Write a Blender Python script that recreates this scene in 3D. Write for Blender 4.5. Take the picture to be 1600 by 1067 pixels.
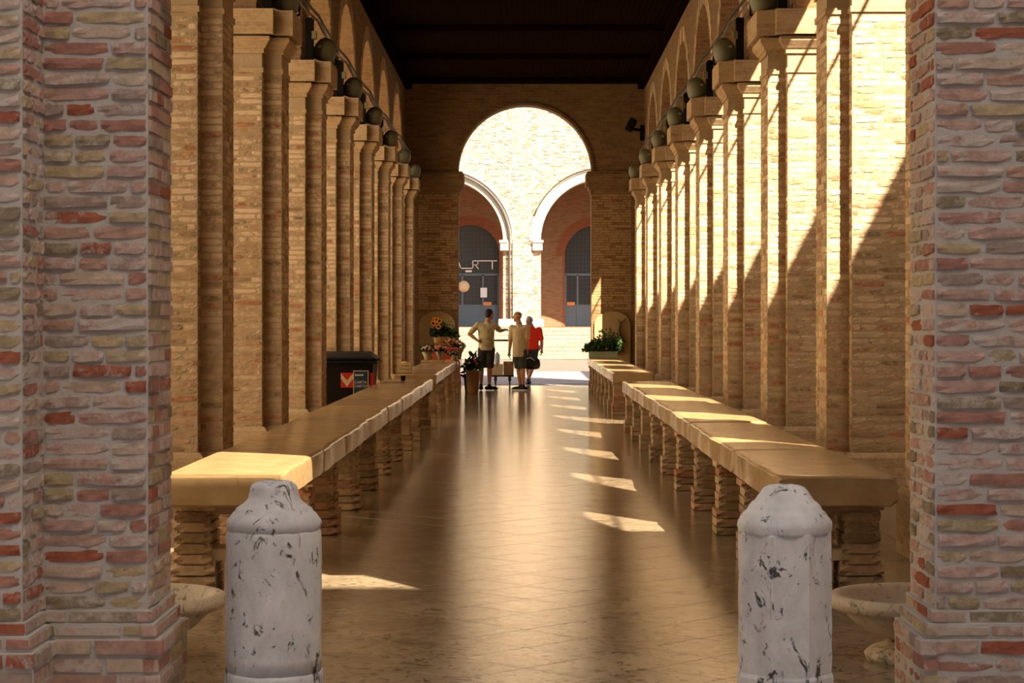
import bpy, bmesh, math, random
from mathutils import Vector, Matrix, Quaternion
R = random.Random(7)
scene = bpy.context.scene
COL = scene.collection
for o in list(bpy.data.objects): bpy.data.objects.remove(o, do_unlink=True)

# ------------------------------------------------------------------ camera, sky, sun, exposure
F = 3200.0                       # focal length in pixels of the 1600 wide frame
cam = bpy.data.cameras.new('camera'); camo = bpy.data.objects.new('camera', cam); COL.objects.link(camo)
cam.sensor_width = 36; cam.lens = F/1600*36; cam.clip_end = 400
cam.shift_x = -20/1600; cam.shift_y = -33.5/1600
camo.location = (0, 0, 1.55); camo.rotation_euler = (math.pi/2, 0, 0)
cam.dof.use_dof = True; cam.dof.focus_distance = 19; cam.dof.aperture_fstop = 14
scene.camera = camo
SUN = Vector((-1, 1.7, -1.95)).normalized()
w = bpy.data.worlds.new('world'); scene.world = w; w.use_nodes = True
nt = w.node_tree; nt.nodes.clear()
sky = nt.nodes.new('ShaderNodeTexSky'); sky.sky_type = 'NISHITA'; sky.sun_disc = False
sky.sun_elevation = math.radians(44.7); sky.sun_rotation = math.atan2(-SUN.x, -SUN.y)
sky.air_density = 1.0; sky.dust_density = 2.5; sky.ozone_density = 0.6
bg = nt.nodes.new('ShaderNodeBackground'); bg.inputs[1].default_value = 0.28
ow = nt.nodes.new('ShaderNodeOutputWorld')
tint = nt.nodes.new('ShaderNodeMix'); tint.data_type = 'RGBA'; tint.blend_type = 'MULTIPLY'; tint.inputs[0].default_value = 1; tint.inputs[7].default_value = (1.0, .92, .78, 1)
nt.links.new(sky.outputs[0], tint.inputs[6]); nt.links.new(tint.outputs[2], bg.inputs[0]); nt.links.new(bg.outputs[0], ow.inputs[0])
sl = bpy.data.lights.new('sun', 'SUN'); so = bpy.data.objects.new('sun', sl); COL.objects.link(so)
sl.energy = 15.0; sl.color = (1.0, 0.865, 0.67); sl.angle = 0.0065
so.rotation_euler = SUN.to_track_quat('-Z', 'Y').to_euler(); so.location = (20, -20, 30)
vs = scene.view_settings
vs.view_transform = 'Standard'; vs.look = 'None'; vs.gamma = 1; vs.use_curve_mapping = False
vs.exposure = 0.62

# ------------------------------------------------------------------ material helpers
def mat(name, rough=0.8, spec=0.3, metal=0.0):
    m = bpy.data.materials.new(name); m.use_nodes = True
    n = m.node_tree.nodes; b = n['Principled BSDF']
    b.inputs['Roughness'].default_value = rough; b.inputs['Metallic'].default_value = metal
    b.inputs['Specular IOR Level'].default_value = spec
    return m, m.node_tree, b
def N(t, kind, **kw):
    n = t.nodes.new(kind)
    for k, v in kw.items(): setattr(n, k, v)
    return n
def noise(t, vec, scale, detail=4, rough=0.6, dist=0.0):
    n = N(t, 'ShaderNodeTexNoise'); n.inputs['Scale'].default_value = scale
    n.inputs['Detail'].default_value = detail; n.inputs['Roughness'].default_value = rough
    n.inputs['Distortion'].default_value = dist
    t.links.new(vec, n.inputs['Vector']); return n.outputs['Fac']
def ramp(t, fac, stops, interp='LINEAR'):
    r = N(t, 'ShaderNodeValToRGB'); cr = r.color_ramp; cr.interpolation = interp
    while len(cr.elements) > 1: cr.elements.remove(cr.elements[-1])
    cr.elements[0].position = stops[0][0]; c = stops[0][1]
    cr.elements[0].color = (*c, 1) if len(c) == 3 else c
    for p, c in stops[1:]:
        e = cr.elements.new(p); e.color = (*c, 1) if len(c) == 3 else c
    t.links.new(fac, r.inputs[0]); return r.outputs['Color']
def g(v): return (v, v, v)
def mix(t, fac, a, b, mode='MIX'):
    m = N(t, 'ShaderNodeMix', data_type='RGBA', blend_type=mode)
    for sock, v in ((m.inputs[0], fac), (m.inputs[6], a), (m.inputs[7], b)):
        if isinstance(v, (int, float)): sock.default_value = v
        elif isinstance(v, tuple): sock.default_value = (*v, 1)
        else: t.links.new(v, sock)
    return m.outputs[2]
def math_(t, op, a, b=0.0, clamp=False):
    m = N(t, 'ShaderNodeMath', operation=op); m.use_clamp = clamp
    for i, v in enumerate((a, b)):
        if isinstance(v, (int, float)): m.inputs[i].default_value = v
        else: t.links.new(v, m.inputs[i])
    return m.outputs[0]
def pos(t): return N(t, 'ShaderNodeNewGeometry').outputs['Position']
def scaled(t, vec, sx, sy, sz):
    m = N(t, 'ShaderNodeMapping'); m.inputs['Scale'].default_value = (sx, sy, sz)
    t.links.new(vec, m.inputs['Vector']); return m.outputs[0]
def bump(t, b, h, strength=0.4, dist=0.01):
    n = N(t, 'ShaderNodeBump'); n.inputs['Strength'].default_value = strength; n.inputs['Distance'].default_value = dist
    t.links.new(h, n.inputs['Height']); t.links.new(n.outputs[0], b.inputs['Normal'])
def rnd(t):
    a = N(t, 'ShaderNodeAttribute', attribute_name='rnd'); o = N(t, 'ShaderNodeObjectInfo')
    s = math_(t, 'ADD', a.outputs['Fac'], o.outputs['Random']); return math_(t, 'FRACT', s)
def plain(name, col, rough=0.6, spec=0.4, metal=0.0, var=0.12, scale=20):
    m, t, b = mat(name, rough, spec, metal)
    f = noise(t, pos(t), scale, 3)
    c = mix(t, f, tuple(v*(1-var) for v in col), tuple(min(1, v*(1+var)) for v in col))
    t.links.new(c, b.inputs['Base Color']); return m

M = {}
def brick_mat(name, palette, wash, wash_lo, wash_hi, zfade=None, bs=0.5):
    m, t, b = mat(name, 0.88, 0.2)
    p = pos(t); r = rnd(t); k = len(palette)
    base = ramp(t, r, [(i/k, c) for i, c in enumerate(palette)], 'CONSTANT')
    n1 = noise(t, p, 14, 5, 0.65); n2 = noise(t, p, 60, 3)
    base = mix(t, 1.0, base, ramp(t, n1, [(0.3, g(.72)), (0.7, g(1.22))]), 'MULTIPLY')
    r2 = math_(t, 'FRACT', math_(t, 'MULTIPLY', r, 7.31))
    wn = math_(t, 'ADD', noise(t, p, 22, 4, 0.7), math_(t, 'MULTIPLY', math_(t, 'SUBTRACT', r2, 0.5), 0.45))
    wm = ramp(t, wn, [(wash_lo, g(0)), (wash_hi, g(1))])
    if zfade:
        z = N(t, 'ShaderNodeSeparateXYZ'); t.links.new(p, z.inputs[0])
        zz = math_(t, 'ADD', z.outputs[2], math_(t, 'MULTIPLY', noise(t, p, 2.2, 3), 1.6))
        mr = N(t, 'ShaderNodeMapRange'); t.links.new(zz, mr.inputs[0])
        mr.inputs[1].default_value = zfade[0]; mr.inputs[2].default_value = zfade[1]; mr.inputs[3].default_value = zfade[2]; mr.inputs[4].default_value = 1.0
        wm = math_(t, 'MULTIPLY', wm, mr.outputs[0])
    c = mix(t, wm, base, wash)
    pits = ramp(t, n2, [(0.24, g(.45)), (0.34, g(1))])
    c = mix(t, 1.0, c, pits, 'MULTIPLY')
    t.links.new(c, b.inputs['Base Color'])
    bump(t, b, math_(t, 'ADD', n1, math_(t, 'MULTIPLY', n2, 0.4)), bs, 0.012)
    return m
M['brick_front'] = brick_mat('brick_front',
    [(.38,.19,.14),(.48,.31,.24),(.50,.38,.28),(.41,.23,.18),(.46,.35,.21),(.45,.30,.24),(.34,.11,.06),(.50,.34,.27),(.40,.31,.18),(.48,.31,.25),(.35,.26,.21),(.52,.41,.31),(.27,.21,.13),(.44,.27,.20)],
    (.52,.45,.38), 0.54, 0.78)
M['brick_in'] = brick_mat('brick_in',
    [(.43,.29,.16),(.48,.33,.19),(.40,.21,.11),(.40,.28,.15),(.45,.27,.15),(.33,.22,.12),(.36,.26,.13),(.46,.33,.19),(.40,.18,.09),(.42,.29,.17),(.29,.19,.10),(.44,.28,.16)],
    (.66,.49,.31), 0.36, 0.60, (0.8, 3.2, 0.12))
def mortar_mat(name, a, b_, s=40):
    m, t, b = mat(name, 0.95, 0.1); p = pos(t)
    n1 = noise(t, p, 9, 5); n2 = noise(t, p, s, 4, .7)
    t.links.new(mix(t, n1, a, b_), b.inputs['Base Color']); bump(t, b, n2, 0.7, 0.008); return m
M['mortar_front'] = mortar_mat('mortar_front', (.42,.39,.35), (.58,.54,.49))
M['mortar_in'] = mortar_mat('mortar_in', (.36,.26,.15), (.50,.38,.24))
def wall_mat(name, c1, c2, mort, wash, wlo=.42, whi=.7, off=0.5):
    m, t, b = mat(name, 0.9, 0.15); p = pos(t)
    uv = N(t, 'ShaderNodeUVMap').outputs[0]
    bt = N(t, 'ShaderNodeTexBrick'); t.links.new(uv, bt.inputs['Vector'])
    bt.inputs['Scale'].default_value = 1; bt.inputs['Brick Width'].default_value = .27; bt.inputs['Row Height'].default_value = .062
    bt.inputs['Mortar Size'].default_value = .006; bt.inputs['Mortar Smooth'].default_value = .3; bt.inputs['Bias'].default_value = 0
    for i, c in ((1, c1), (2, c2), (3, mort)): bt.inputs[i].default_value = (*c, 1)
    n1 = noise(t, scaled(t, p, 1, 1, 3), 3.5, 5, .7); n2 = noise(t, p, 25, 4)
    c = mix(t, 1.0, bt.outputs[0], ramp(t, n2, [(.25, g(.65)), (.75, g(1.25))]), 'MULTIPLY')
    c = mix(t, math_(t, 'MULTIPLY', ramp(t, n1, [(wlo, g(0)), (whi, g(1))]), .8), c, wash)
    t.links.new(c, b.inputs['Base Color'])
    h = math_(t, 'ADD', math_(t, 'MULTIPLY', bt.outputs['Fac'], -1.0), math_(t, 'MULTIPLY', n2, .5))
    bump(t, b, h, .6, .01); return m
M['wall_in'] = wall_mat('wall_in', (.29,.17,.08), (.20,.105,.05), (.32,.22,.115), (.32,.21,.105))
M['wall_cap'] = wall_mat('wall_cap', (.46,.31,.17), (.38,.23,.12), (.50,.37,.22), (.52,.38,.22), .36, .6)
M['wall_end'] = wall_mat('wall_end', (.27,.155,.07), (.17,.09,.04), (.30,.20,.10), (.29,.18,.085))
M['brick_end'] = brick_mat('brick_end', [(.38,.22,.10),(.43,.27,.13),(.28,.14,.06),(.40,.25,.12),(.24,.12,.05)], (.44,.29,.14), .4, .7)  # paler than wall_end: warm bounce light on the low piers put into colour
M['wall_far'] = wall_mat('wall_far', (.40,.26,.15), (.09,.045,.022), (.78,.66,.49), (.84,.73,.56), .49, .66)
M['wall_portico'] = wall_mat('wall_portico', (.25,.15,.08), (.18,.095,.05), (.28,.19,.12), (.25,.16,.095))
M['red_brick'] = wall_mat('red_brick', (.24,.09,.045), (.20,.07,.035), (.25,.12,.07), (.25,.095,.05))
M['render_wall'] = mortar_mat('render_wall', (.82,.70,.52), (.87,.76,.58), 6)
M['render_dark'] = mortar_mat('render_dark', (.30,.22,.14), (.36,.27,.18), 6)
M['render_grey'] = mortar_mat('render_grey', (.55,.50,.44), (.64,.58,.52), 6)
def stone_mat(name, a, b_, dark, rough, vein=0.5, pit=(.26,.36), spec=.4, bs=.3, rv=.1, stretch=(1,1,1), sc=5):
    m, t, b = mat(name, rough, spec); p = scaled(t, pos(t), *stretch)
    n1 = noise(t, p, sc, 6, .65, .6); n2 = noise(t, p, 45, 4, .7); n3 = noise(t, p, 11, 6, .75, 1.5)
    c = mix(t, ramp(t, n1, [(.3, g(0)), (.7, g(1))]), a, b_)
    v = ramp(t, n3, [(pit[0], g(1)), (pit[1], g(0))])
    c = mix(t, math_(t, 'MULTIPLY', v, vein), c, dark)
    r = rnd(t); c = mix(t, 1.0, c, ramp(t, r, [(0, g(1-rv)), (1, g(1+rv))]), 'MULTIPLY')
    t.links.new(c, b.inputs['Base Color'])
    rr = N(t, 'ShaderNodeMapRange'); t.links.new(n2, rr.inputs[0]); rr.inputs[3].default_value = rough*.75; rr.inputs[4].default_value = rough*1.3
    t.links.new(rr.outputs[0], b.inputs['Roughness'])
    bump(t, b, math_(t, 'ADD', n2, math_(t, 'MULTIPLY', n3, .8)), bs, .006); return m
M['floor'] = stone_mat('floor', (.29,.22,.135), (.46,.36,.235), (.09,.055,.025), .06, .95, (.40,.46), 1.0, .15, .08, (1,1,1), 3)
M['slab'] = stone_mat('slab', (.38,.24,.105), (.52,.36,.175), (.20,.12,.05), .2, .5, (.33,.42), .32, .10, .08)
M['gutter'] = stone_mat('gutter', (.60,.47,.30), (.68,.55,.36), (.4,.3,.2), .7, .3)
M['bollard'] = stone_mat('bollard', (.50,.49,.47), (.76,.74,.72), (.04,.035,.03), .75, .95, (.385,.425), .3, .5, .03, (1,1,.6), 6)
M['basin'] = stone_mat('basin', (.50,.40,.26), (.64,.54,.40), (.10,.08,.06), .6, .9, (.36,.46), .35, .5, .03)
M['white_stone'] = stone_mat('white_stone', (.30,.265,.205), (.37,.33,.26), (.16,.13,.09), .8, .4)
M['step_stone'] = stone_mat('step_stone', (.20,.175,.13), (.27,.235,.175), (.09,.07,.045), .85, .6, (.36,.46), sc=2)
M['paving'] = stone_mat('paving', (.36,.34,.36), (.46,.43,.45), (.2,.2,.2), .6, .4)
M['piazza'] = stone_mat('piazza', (.105,.09,.072), (.14,.12,.097), (.12,.10,.08), .8, .5, sc=1.2)
M['plaza'] = stone_mat('plaza', (.19,.165,.175), (.26,.225,.235), (.10,.085,.09), .7, .5, sc=1.2)
M['pale_paving'] = stone_mat('pale_paving', (.66,.57,.44), (.74,.65,.51), (.4,.3,.2), .8, .3)  # unseen left street paving, made pale to bounce sun onto the shaded piers
M['plaster'] = stone_mat('plaster', (.36,.24,.11), (.42,.29,.14), (.26,.17,.08), .85, .35)
M['joint'] = mortar_mat('joint', (.10,.07,.04), (.16,.11,.06))
def wood_ceiling():
    m, t, b = mat('ceiling_wood', .95, .0); p = pos(t)
    wv = N(t, 'ShaderNodeTexWave', wave_type='BANDS', bands_direction='X'); wv.inputs['Scale'].default_value = 3.2; wv.inputs['Distortion'].default_value = .3
    t.links.new(p, wv.inputs['Vector'])
    n = noise(t, p, 5, 4)
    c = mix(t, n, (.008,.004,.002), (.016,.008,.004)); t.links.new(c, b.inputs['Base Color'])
    bump(t, b, wv.outputs['Fac'], .25, .02); return m
M['ceiling'] = wood_ceiling()
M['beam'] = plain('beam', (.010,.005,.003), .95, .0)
M['bronze'] = plain('bronze', (.10,.055,.025), .5, .5)
M['black'] = plain('black_metal', (.008,.007,.006), .8, .1)
M['bin'] = plain('bin_plastic', (.008,.007,.006), .65, .2)
M['olive'] = plain('lamp_olive', (.16,.15,.08), .45, .5)
M['glass_lamp'] = plain('lamp_glass', (.35,.40,.30), .1, .7)
M['cable'] = plain('cable', (.03,.022,.015), .6, .3)
M['cable_lt'] = plain('cable_light', (.13,.10,.06), .6, .3)
M['pipe'] = plain('pipe', (.05,.04,.035), .5, .4)
M['tile'] = plain('roof_tile', (.42,.22,.12), .9, .1)
M['white'] = plain('white', (.80,.78,.74), .6, .3, var=.04)
M['red'] = plain('red', (.62,.03,.02), .5, .4)
M['blue_sign'] = plain('blue_sign', (.015,.055,.10), .4, .5)
M['cream'] = plain('cream', (.72,.58,.36), .6, .3)
M['door_blue'] = plain('door_blue', (.085,.125,.165), .45, .5)
M['glass_dark'] = plain('glass_dark', (.045,.055,.060), .12, .6)
M['iron'] = plain('iron', (.05,.055,.06), .5, .5)
M['sign_white'] = plain('sign_white', (.75,.74,.70), .5, .4, var=.03)
M['orange'] = plain('orange_notice', (.62,.22,.08), .6, .3)
M['poster'] = plain('poster', (.75,.78,.80), .6, .3, var=.05)
M['skin'] = plain('skin', (.42,.20,.11), .5, .4, var=.06)
M['skin2'] = plain('skin_tan', (.50,.25,.12), .5, .4, var=.06)
M['hair'] = plain('hair_dark', (.018,.012,.009), .6, .3)
M['hair_grey'] = plain('hair_grey', (.30,.27,.25), .6, .3)
M['shirt_grey'] = plain('shirt_grey', (.12,.13,.125), .9, .1)
M['shirt_beige'] = plain('shirt_beige', (.60,.46,.27), .9, .1)
M['shirt_red'] = plain('shirt_red', (.80,.045,.02), .85, .15)
M['shorts'] = plain('shorts_dark', (.045,.042,.040), .9, .1)
M['shorts_g'] = plain('shorts_green', (.06,.065,.055), .9, .1)
M['shoe'] = plain('shoe', (.012,.010,.010), .6, .3)
M['card'] = plain('cardboard', (.30,.17,.08), .85, .1)
M['leaf'] = plain('leaf', (.05,.11,.02), .55, .3, var=.5, scale=40)
M['leaf_dark'] = plain('leaf_dark', (.025,.055,.018), .55, .3, var=.5, scale=40)
M['leaf_pale'] = plain('leaf_pale', (.40,.36,.14), .7, .2, var=.3)
M['sunflower'] = plain('sunflower', (.85,.34,.02), .7, .2)
M['seed'] = plain('seed', (.05,.025,.012), .9, .1)
M['coral'] = plain('coral', (.75,.22,.12), .7, .2)
M['pink'] = plain('pink', (.70,.38,.33), .7, .2)
M['cream_fl'] = plain('cream_flower', (.78,.66,.46), .7, .2)
M['wrap'] = plain('wrap_paper', (.42,.33,.20), .6, .3)
M['yellow_pot'] = plain('yellow_pot', (.62,.44,.14), .5, .4)
M['brown_pot'] = plain('brown_pot', (.30,.17,.07), .6, .3)
M['red_crate'] = plain('red_crate', (.55,.10,.04), .6, .3)
M['wood'] = plain('wood', (.45,.32,.17), .75, .2)
M['planter'] = plain('planter', (.40,.46,.30), .6, .3)
M['lightblue'] = plain('lightblue', (.55,.60,.75), .5, .3)
def tee():
    m, t, b = mat('shirt_print', .9, .1); p = pos(t)
    n = noise(t, p, 9, 4); c = mix(t, ramp(t, n, [(.35, g(0)), (.6, g(1))]), (.34,.29,.16), (.62,.52,.30))
    t.links.new(c, b.inputs['Base Color']); return m
M['shirt_print'] = tee()

# ------------------------------------------------------------------ mesh helpers
class MB:
    def __init__(s): s.v = []; s.f = []; s.r = []; s.m = []; s.sm = []
    def add(s, vs_, fs, rn=0.0, mi=0, smooth=False):
        o = len(s.v); s.v += [tuple(v) for v in vs_]
        for f in fs: s.f.append(tuple(i+o for i in f)); s.r.append(rn); s.m.append(mi); s.sm.append(smooth)
    def box(s, x0, x1, y0, y1, z0, z1, rn=0.0, mi=0, ch=0.0):
        if x0 > x1: x0, x1 = x1, x0
        if y0 > y1: y0, y1 = y1, y0
        if ch <= 0:
            vs_ = [(x, y, z) for z in (z0, z1) for y in (y0, y1) for x in (x0, x1)]
            s.add(vs_, [(0,2,3,1),(4,5,7,6),(0,1,5,4),(2,6,7,3),(0,4,6,2),(1,3,7,5)], rn, mi)
        else:
            bm = bmesh.new(); bmesh.ops.create_cube(bm, size=1)
            for v in bm.verts: v.co = ((x0+x1)/2+v.co.x*(x1-x0), (y0+y1)/2+v.co.y*(y1-y0), (z0+z1)/2+v.co.z*(z1-z0))
            bmesh.ops.bevel(bm, geom=bm.edges[:]+bm.verts[:], offset=ch, segments=1, affect='EDGES')
            s.bm(bm, rn, mi)
    def bm(s, bm, rn=0.0, mi=0, smooth=False):
        bm.verts.index_update()
        s.add([v.co[:] for v in bm.verts], [[v.index for v in f.verts] for f in bm.faces], rn, mi, smooth); bm.free()
    def lathe(s, prof, n=24, loc=(0,0,0), rot=None, mi=0, rn=0.0, smooth=True, phase=0.0, sx=1, sy=1):
        vs_ = []; fs = []
        for r, z in prof:
            for i in range(n):
                a = 2*math.pi*i/n+phase; vs_.append(Vector((r*math.cos(a)*sx, r*math.sin(a)*sy, z)))
        for k in range(len(prof)-1):
            for i in range(n):
                j = (i+1) % n; fs.append((k*n+i, k*n+j, (k+1)*n+j, (k+1)*n+i))
        if prof[0][0] > 1e-6: fs.append(tuple(range(n-1, -1, -1)))
        if prof[-1][0] > 1e-6: fs.append(tuple((len(prof)-1)*n+i for i in range(n)))
        if rot is not None: vs_ = [rot @ v for v in vs_]
        L = Vector(loc); s.add([v+L for v in vs_], fs, rn, mi, smooth)
    def tube(s, pts, rad, n=8, mi=0, rn=0.0, flat=1.0):
        pts = [Vector(p) for p in pts]; rs = rad if isinstance(rad, (list, tuple)) else [rad]*len(pts)
        vs_ = []; fs = []; up = Vector((0, 0, 1))
        for k, p in enumerate(pts):
            d = (pts[min(k+1, len(pts)-1)]-pts[max(k-1, 0)]).normalized()
            a = d.cross(up if abs(d.z) < .95 else Vector((1, 0, 0))).normalized(); b = a.cross(d).normalized()
            for i in range(n):
                t = 2*math.pi*i/n; vs_.append(p+(a*math.cos(t)+b*math.sin(t)*flat)*rs[k])
        for k in range(len(pts)-1):
            for i in range(n):
                j = (i+1) % n; fs.append((k*n+i, k*n+j, (k+1)*n+j, (k+1)*n+i))
        fs.append(tuple(range(n-1, -1, -1))); fs.append(tuple((len(pts)-1)*n+i for i in range(n)))
        s.add(vs_, fs, rn, mi, True)
    def build(s, name, m, parent=None, kind=None, loc=None):
        me = bpy.data.meshes.new(name); me.from_pydata(s.v, [], s.f)
        for mm in (m if isinstance(m, (list, tuple)) else [m]): me.materials.append(M[mm])
        nf = len(s.f)
        me.polygons.foreach_set('material_index', s.m); me.polygons.foreach_set('use_smooth', s.sm)
        a = me.attributes.new('rnd', 'FLOAT', 'FACE'); a.data.foreach_set('value', s.r)
        uv = me.uv_layers.new(name='UVMap'); me.update()
        data = []
        for p in me.polygons:
            n = p.normal; ax, ay, az = abs(n.x), abs(n.y), abs(n.z)
            for li in p.loop_indices:
                c = s.v[me.loops[li].vertex_index]
                if az > ax and az > ay: data += [c[0], c[1]]
                elif ay >= ax: data += [c[0], c[2]]
                else: data += [c[1], c[2]]
        uv.data.foreach_set('uv', data)
        return link(name, me, parent, kind, loc)
def link(name, me, parent=None, kind=None, loc=None):
    o = bpy.data.objects.new(name, me); COL.objects.link(o)
    if parent is not None:
        o.parent = parent
        if loc is None and me is not None:
            off = PW(parent); o.location = (-off[0], -off[1], -off[2])
    if loc is not None: o.location = loc
    if kind: o['kind'] = kind
    return o
def PW(o):
    x = Vector((0, 0, 0))
    while o is not None: x = x+o.location; o = o.parent
    return x
def tag(o, label, cat, group=None, kind=None):
    o['label'] = label; o['category'] = cat
    if group: o['group'] = group
    if kind: o['kind'] = kind
    return o
def thing(name, loc, label, cat, group=None, kind=None):
    o = bpy.data.objects.new(name, None); COL.objects.link(o); o.location = loc; o.empty_display_size = .1
    return tag(o, label, cat, group, kind)

# ------------------------------------------------------------------ bricks
def brick_variant(seed, jx=.018, jz=.10, jy=.10, inset=.012, insz=.07):
    rr = random.Random(seed); nx, nz = 4, 2; vs_ = []; fs = []
    idx = lambda i, k: k*(nx+1)+i
    for k in range(nz+1):
        for i in range(nx+1):
            x = -.5+i/nx; z = -.5+k/nz; y = -.5+rr.uniform(-.2, .6)*jy
            if i in (0, nx): x *= (1-2*inset); x += rr.uniform(-1, 1)*jx
            else: x += rr.uniform(-.06, .06)
            if k in (0, nz): z *= (1-2*insz); z += rr.uniform(-1, .6)*jz*(1 if z > 0 else -1)
            if (i in (0, nx)) and (k in (0, nz)): y += .10; z *= .93
            vs_.append((x, y, z))
    for k in range(nz):
        for i in range(nx): fs.append((idx(i, k), idx(i+1, k), idx(i+1, k+1), idx(i, k+1)))
    ring = [idx(i, 0) for i in range(nx+1)]+[idx(nx, 1)]+[idx(i, nz) for i in range(nx, -1, -1)]+[idx(0, 1)]
    b0 = len(vs_)
    for q in ring:
        x, y, z = vs_[q]; vs_.append((max(-.5, min(.5, x*1.02)), .5, max(-.5, min(.5, z*1.06))))
    L = len(ring)
    for q in range(L): fs.append((ring[(q+1) % L], ring[q], b0+q, b0+(q+1) % L))
    return vs_, fs
def variant_meshes(name, m, n, **kw):
    out = []
    for i in range(n):
        vs_, fs = brick_variant(100+i, **kw); me = bpy.data.meshes.new(name); me.from_pydata(vs_, [], fs); me.materials.append(M[m]); out.append(me)
    return out
BV_F = variant_meshes('brick_rough', 'brick_front', 12, jx=.03, jz=.11, jy=.10, inset=.012, insz=.05)
BV_I = variant_meshes('brick_smooth', 'brick_in', 8, jx=.012, jz=.08, jy=.08, inset=.008, insz=.05)
BV_L = variant_meshes('brick_block', 'brick_in', 6, jx=.012, jz=.07, jy=.015, inset=.006, insz=.03)
def layout(u0, u1, z0, z1, rr, course=.06, blen=.265, joint=.011, half=.3):
    out = []; z = z0; k = 0
    while z < z1-.02:
        h = min(course, z1-z)-joint
        u = u0-(blen*rr.choice((0, .25, .5, .5, .7)) if k % 2 else blen*rr.uniform(0, .35)*rr.choice((0, 0, 1)))
        while u < u1-.015:
            L = blen*(.5 if rr.random() < half else 1)*rr.uniform(.9, 1.08)
            a, b = max(u, u0), min(u+L, u1)
            if u1-b < .05: b = u1
            if b-a > .035: out.append(((a+b)/2, z+course/2, b-a-joint, h))
            u = b if b == u1 else u+L
        z += course; k += 1
    return out
ROT = {(0, -1): 0.0, (-1, 0): -math.pi/2, (1, 0): math.pi/2}
def brick_face(parent, org, nrm, u0, u1, z0, z1, rr, variants, stuff, as_obj, budget, mi=0, proud=(.002, .007), depth=.06, **kw):
    """bricks on a vertical face; org = (x,y) of u=0 on the face, nrm outward; single objects or pieces of a joined mesh"""
    th = ROT[nrm]; ux = (math.cos(th), math.sin(th)); P = PW(parent)
    for (u, z, wd, h) in layout(u0, u1, z0, z1, rr, **kw):
        pr = rr.uniform(*proud)
        cx = org[0]+ux[0]*u+nrm[0]*(pr-depth/2); cy = org[1]+ux[1]*u+nrm[1]*(pr-depth/2)
        if as_obj and budget[0] > 0:
            budget[0] -= 1
            o = bpy.data.objects.new('brick', rr.choice(variants)); COL.objects.link(o); o.parent = parent
            o.location = (cx-P.x, cy-P.y, z-P.z); o.rotation_euler = (0, 0, th+rr.uniform(-.006, .006))
            fl = -1 if rr.random() < .5 else 1
            if fl < 0: o.rotation_euler = (0, math.pi, th)
            o.scale = (wd, depth, h)
        else:
            i = .004; q = [(-wd/2+i, -depth/2, -h/2+i*.6), (wd/2-i, -depth/2, -h/2+i*.6), (wd/2-i, -depth/2, h/2-i*.6), (-wd/2+i, -depth/2, h/2-i*.6)]
            q = [(a+rr.uniform(-.004, .004), b, c+rr.uniform(-.003, .003)) for a, b, c in q]
            q += [(-wd/2, depth/2, -h/2), (wd/2, depth/2, -h/2), (wd/2, depth/2, h/2), (-wd/2, depth/2, h/2)]
            ct, st = math.cos(th), math.sin(th)
            vs_ = [(cx+a*ct-b*st, cy+a*st+b*ct, z+c) for a, b, c in q]
            stuff.add(vs_, [(0,1,2,3),(1,0,4,5),(2,1,5,6),(3,2,6,7),(0,3,7,4)], rr.random(), mi)

# ------------------------------------------------------------------ the setting: ground, floor
CEIL = 7.1; END = 48.0; FACE = 8.0
mb = MB(); mb.box(-30, 30, -6, 8.0, -.12, 0); tag(mb.build('floor', 'paving', kind='structure'), 'grey stone paving outside the entrance behind the two bollards', 'pavement')
mb = MB(); mb.box(2.62+1.5, 12, 8, END, -.12, -.012); mb.box(-12, -4.12, 8, END, -.12, -.012, 0, 1)
tag(mb.build('floor', ['paving', 'pale_paving'], kind='structure'), 'stone street paving running outside both arcades', 'pavement')
# hall floor: 40 cm marble squares laid diagonally between two straight joints
hall = thing('floor', (0, 8, 0), 'polished brown marble floor of diagonal square tiles with sun patches', 'floor', kind='structure')
mb = MB(); mb.box(-4.12, 4.12, 8.0, END+.55, -.12, -.006); mb.build('joint_bed', 'joint', hall)
S = .567; HB = 2.61; J = .004
def clip(poly, ax, lim, keep_less):
    out = []
    for i in range(len(poly)):
        a, b = poly[i], poly[(i+1) % len(poly)]
        ia = (a[ax] <= lim) == keep_less or a[ax] == lim; ib = (b[ax] <= lim) == keep_less or b[ax] == lim
        if ia: out.append(a)
        if ia != ib:
            t = (lim-a[ax])/(b[ax]-a[ax]); out.append((a[0]+t*(b[0]-a[0]), a[1]+t*(b[1]-a[1])))
    return out
def tile_mesh(poly, mbx, rn=0.0, zt=0.0):
    cx = sum(p[0] for p in poly)/len(poly); cy = sum(p[1] for p in poly)/len(poly); n = len(poly)
    top = [(p[0]+(cx-p[0])*.002, p[1]+(cy-p[1])*.002, zt) for p in poly]; low = [(p[0], p[1], zt-.004) for p in poly]; bot = [(p[0], p[1], -.03) for p in poly]
    fs = [tuple(range(n))]+[(n+i, n+(i+1) % n, (i+1) % n, i) for i in range(n)]+[(2*n+i, 2*n+(i+1) % n, n+(i+1) % n, n+i) for i in range(n)]
    mbx.add(top+low+bot, fs, rn)
hd = S/2-J
shared = None; cnt = 0; rest = MB(); tl = []
for a in range(-40, 110):
    for b in range(-40, 110):
        cx = (a-b)*S/2; cy = 8.27+(a+b)*S/2
        if not (-HB-S/2 < cx < HB+S/2 and 8.0-S/2 < cy < END+.5+S/2): continue
        poly = [(cx, cy-hd), (cx+hd, cy), (cx, cy+hd), (cx-hd, cy)]
        inside = abs(cx)+hd < HB and cy-hd > 8 and cy+hd < END+.5
        if not inside:
            for ax, lim, kl in ((0, HB-J, True), (0, -HB+J, False), (1, END+.5, True), (1, 8.0, False)):
                poly = clip(poly, ax, lim, kl)
                if len(poly) < 3: break
            if len(poly) < 3: continue
        tl.append((cy, cx, inside, poly))
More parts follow.
